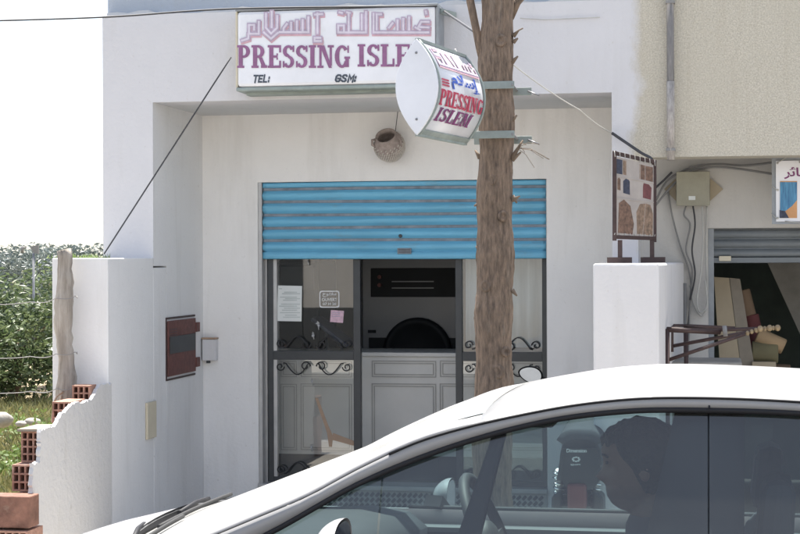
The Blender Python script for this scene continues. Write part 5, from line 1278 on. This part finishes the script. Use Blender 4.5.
ge = nt_.nodes.new('ShaderNodeNewGeometry'); sp_ = nt_.nodes.new('ShaderNodeSeparateXYZ'); nt_.links.new(ge.outputs['Position'], sp_.inputs[0])
nn_ = nt_.nodes.new('ShaderNodeTexNoise'); nn_.inputs['Scale'].default_value = 60; nt_.links.new(ge.outputs['Position'], nn_.inputs['Vector'])
ma = nt_.nodes.new('ShaderNodeMath'); ma.operation = 'MULTIPLY_ADD'; nt_.links.new(nn_.outputs[0], ma.inputs[0]); ma.inputs[1].default_value = .03; nt_.links.new(sp_.outputs[2], ma.inputs[2])
mr_ = nt_.nodes.new('ShaderNodeMapRange'); mr_.inputs[1].default_value = 1.177; mr_.inputs[2].default_value = 1.222; mr_.inputs[3].default_value = .8; mr_.inputs[4].default_value = 0; nt_.links.new(ma.outputs[0], mr_.inputs[0])
mx_ = nt_.nodes.new('ShaderNodeMixRGB'); mx_.inputs[2].default_value = (.045, .032, .028, 1); nt_.links.new(mr_.outputs[0], mx_.inputs[0]); nt_.links.new(lk, mx_.inputs[1]); nt_.links.new(mx_.outputs[0], bsdf.inputs['Base Color'])
person = bd.build('person', M['skin'])
tag(person, 'dark haired driver in dark jacket sitting at the wheel of the white car, in profile', 'person')
md_ = person.modifiers.new('r', 'REMESH'); md_.mode = 'VOXEL'; md_.voxel_size = .0055; md_.use_smooth_shade = True
md_ = person.modifiers.new('s', 'SMOOTH'); md_.factor = .5; md_.iterations = 3
hr = MB()
def hairpt(u, v):
    a = 2*math.pi*v; ca = math.cos(a)
    low = (.76 if ca > .6 else lerp(.76, .22, min(1, (.6-ca)/.75)))+.02*math.sin(a*13)
    vv = lerp(low, 1, u); p = head_pt(v, vv, 1.0)
    n_ = Vector((p.x, p.y*1.4, p.z*.8)).normalized(); return HC+tiltM @ (p+n_*(.010+.004*mn.noise(p*60)+.003*mn.noise(p*150))*(.1+.9*min(1, u*3)))
hr.grid(hairpt, 40, 120); hr.build('hair', M['hair'], person, solid=.004)
br = MB()
for s_ in (-1, 1):
    e_ = HC+tiltM @ Vector((-.083, s_*.032, .017)); br.ball(e_, (.004, .010, .0045), 8, 6)
    br.tube([HC+tiltM @ Vector((-.094, s_*.014, .034)), HC+tiltM @ Vector((-.092, s_*.034, .038)), HC+tiltM @ Vector((-.078, s_*.052, .032))], .0028, 6)
br.build('eyebrows', M['hair'], person)
jk = MB()
jk.capsule((DX+.065, DY-.13, sh_z-.03), (DX+.065, DY+.13, sh_z-.03), .092, .092); jk.capsule((DX+.05, DY-.05, .88), (DX-.02, DY-.04, .56), .165, .155); jk.capsule((DX+.05, DY+.05, .88), (DX-.02, DY+.04, .56), .165, .155)
jk.capsule((DX+.055, DY, .99), (DX+.035, DY, 1.085), .09, .074)
for s_ in (-1, 1):
    S0 = Vector((DX+.05, DY+s_*.19, .955)); E0 = Vector((DX-.14, DY+s_*.25, .74)); Wr = Vector((-.56, DY+s_*.185, 1.0))
    jk.capsule(S0, E0, .072, .058); jk.capsule(E0, E0.lerp(Wr, .93), .056, .040)
j_ = jk.build('jacket', M['jacket'], person); md_ = j_.modifiers.new('r', 'REMESH'); md_.mode = 'VOXEL'; md_.voxel_size = .011; md_.use_smooth_shade = True
md_ = j_.modifiers.new('s', 'SMOOTH'); md_.factor = .6; md_.iterations = 4
tk_ = MB()
for s_ in (-1, 1):
    Hp = Vector((DX-.0, DY+s_*.10, .56)); K = Vector((DX-.42, DY+s_*.14, .66)); An = Vector((DX-.66, DY+s_*.12, .34)); tk_.capsule(Hp, K, .1, .075); tk_.capsule(K, K.lerp(An, .92), .072, .055)
t_ = tk_.build('trousers', M['trousers'], person); md_ = t_.modifiers.new('r', 'REMESH'); md_.mode = 'VOXEL'; md_.voxel_size = .012; md_.use_smooth_shade = True

# ------------------------------------------------------------------ plot on the left: trees, grass, stones
def leafy(name, label, c, r, n, ls, m, trunk_r, group=None, cat='tree'):
    t = thing(name, label, cat, (c[0], c[1], 0), group); mb = MB()
    clumps = [(Vector((rnd.gauss(0, .55)*r[0], rnd.gauss(0, .55)*r[1], rnd.uniform(-.8, .8)*r[2])), rnd.uniform(.22, .42)) for k in range(46)]
    for k in range(n):
        cc, cr_ = rnd.choice(clumps); d = Vector((rnd.gauss(0, 1), rnd.gauss(0, 1), rnd.gauss(0, 1))).normalized()*cr_*rnd.random()**.35
        p = Vector(c)+cc+Vector((d.x*r[0], d.y*r[1], d.z*r[2]))
        if p.z < .05: continue
        e_ = (Vector((rnd.gauss(0, 1), rnd.gauss(0, 1), rnd.gauss(0, .6)))).normalized()*ls*rnd.uniform(.7, 1.3); f_ = e_.cross(Vector((rnd.gauss(0, 1), rnd.gauss(0, 1), rnd.gauss(0, 1)))).normalized()*ls*.42
        nn = e_.cross(f_).normalized()*ls*.12
        mb.add([p-e_, p+f_+nn, p+e_, p-f_+nn], [(0, 1, 2, 3)])
    mb.build('crown', m, t, fixn=False)
    tk = MB(); tk.tube([(c[0], c[1], -.05), (c[0]+.05, c[1], c[2]*.5), (c[0], c[1], c[2])], [trunk_r, trunk_r*.8, trunk_r*.5], 9, jit=.1)
    for k in range(7):
        a = rnd.uniform(0, 6.28); tk.tube([(c[0], c[1], c[2]*.45), (c[0]+.45*r[0]*math.cos(a), c[1]+.45*r[1]*math.sin(a), c[2]+rnd.uniform(-.2, .5)*r[2])], [trunk_r*.45, trunk_r*.15], 6)
    tk.build('trunk', M['bark'], t); return t
for x_, Y_, zc_, r_, n_, lab in ((14, 20.5, .80, (1.5, 1.2, .78), 12000, 'dark green citrus tree with glossy leaves beside the wooden post'), (-75, 19.5, .85, (1.3, 1.2, .8), 7000, 'dark citrus tree cut off by the left edge of the photo'), (62, 22.5, .82, (1.3, 1.1, .8), 6000, 'citrus tree half hidden behind the white boundary wall')):
    q = at(x_, 330, Y_); leafy('citrus_tree', lab, (q.x, Y_, zc_), r_, n_, .050, M['citrus'], .08, 'citrus trees')
for x_, Y_, zc_, r_, n_, lab in ((18, 29, 1.2, (2.3, 1.4, .85), 11000, 'hazy grey green tree rising behind the citrus trees'), (-85, 30, 1.1, (2.2, 1.4, .9), 7000, 'grey green tree beyond the citrus tree at the left edge'), (60, 32, 1.15, (2.0, 1.4, .9), 7000, 'grey green tree farthest back, above the wooden post')):
    q = at(x_, 300, Y_); leafy('olive_tree', lab, (q.x, Y_, zc_), r_, n_, .052, M['olive'], .1, 'olive trees')
fp = thing('metal_flap', 'small dark square metal flap on a thin pole above the tree tops', 'pole', at(34, 425, 20))
h = MB(); a = at(33.5, 258, 20); h.tube([(a.x, 20, 0), (a.x, 20, a.z+.06)], .015, 6); h.build('pole', M['steelgrey'], fp)
h = MB(); h.prism([at(x, y, 20) for x, y in ((30, 246.5), (38, 245), (38, 254), (33, 253))], (0, .03, 0)); h.build('flap', M['greycable'], fp)
h = MB(); h.tube([at(22, 253, 20), at(22.5, 246, 20)], .02, 6); h.tube([at(20.5, 248, 20), at(26, 247.5, 20)], .012, 6); tag(h.build('stake_top', M['greycable']), 'thin dark stake tip with a crosspiece above the hazy tree', 'stake')
gr = MB()
def tuft(cx_, cy_, n, hgt, mb, sp=.12):
    for k in range(n):
        p = Vector((cx_+rnd.gauss(0, sp), cy_+rnd.gauss(0, sp), -.03)); d = Vector((rnd.gauss(0, .35), rnd.gauss(0, .35), 1)).normalized()*hgt*rnd.uniform(.5, 1.2); s_ = Vector((rnd.gauss(0, 1), rnd.gauss(0, 1), 0)).normalized()*.008
        mb.add([p-s_, p+s_, p+d*.6+s_*.6+Vector((d.x*.1, d.y*.1, 0)), p+d+Vector((d.x*.4, d.y*.4, -abs(d.x)*.2))], [(0, 1, 2, 3)])
for k in range(420):
    Y = rnd.uniform(11.5, 20); q = at(rnd.uniform(-60, 75), 300, Y); tuft(q.x, Y, 16, .16, gr, .16)
o = gr.build('grass', M['grass'], fixn=False); o['kind'] = 'stuff'
for i, (px, py, Y, s_, lab) in enumerate(((28, 412, 15.6, .32, 'bright green weed clump left of the brick steps'), (45, 414, 14.8, .3, 'green weed clump at the foot of the wooden post'), (17, 450, 13.6, .2, 'low yellow green weed beside the upper hollow brick'), (10, 470, 12.9, .16, 'small weed near the lowest bricks'))):
    q = at(px, py, Y); mb = MB()
    for k in range(260):
        d = Vector((rnd.gauss(0, .35), rnd.gauss(0, .35), min(1.0, abs(rnd.gauss(.4, .3)))))*s_; p = Vector((q.x, Y, -.02))+d; e_ = Vector((rnd.gauss(0, 1), rnd.gauss(0, 1), rnd.gauss(0, 1))).normalized()*.03; f_ = e_.orthogonal().normalized()*.014; mb.add([p-e_, p+f_, p+e_, p-f_], [(0, 1, 2, 3)])
    tag(mb.build('weed', M['weed'], fixn=False), lab, 'weed', group='weeds by the brick steps')
for (px, py, Y, r, lab) in ((1, 420, 15.0, (.115, .10, .075), 'large pale boulder at the left edge of the photo'), (32, 422, 15.2, (.08, .07, .04), 'smaller pale stone among the weeds left of the bricks'), (21, 424, 14.6, (.05, .05, .03), 'pebble sized pale stone beside the weeds')):
    q = at(px, py, Y); mb = MB(); mb.ball((q.x, Y, max(q.z, .02)), r, 14, 9, noise=.25); tag(mb.build('stone', M['stone']), lab, 'stone', group='stones by the brick steps')
mb = MB()
for k in range(90):
    x = at(rnd.uniform(74, 101), 256, P0-.25); c = Vector((x.x, rnd.uniform(P2+.05, P0), ZW)); d = Vector((rnd.gauss(0, .015), rnd.gauss(0, .015), rnd.uniform(.01, .035))); s_ = Vector((.004, 0, 0)); mb.add([c-s_, c+s_, c+d], [(0, 1, 2)])
tag(mb.build('weed', M['weed'], fixn=False), 'tiny dry weeds growing on top of the white boundary wall', 'weed')
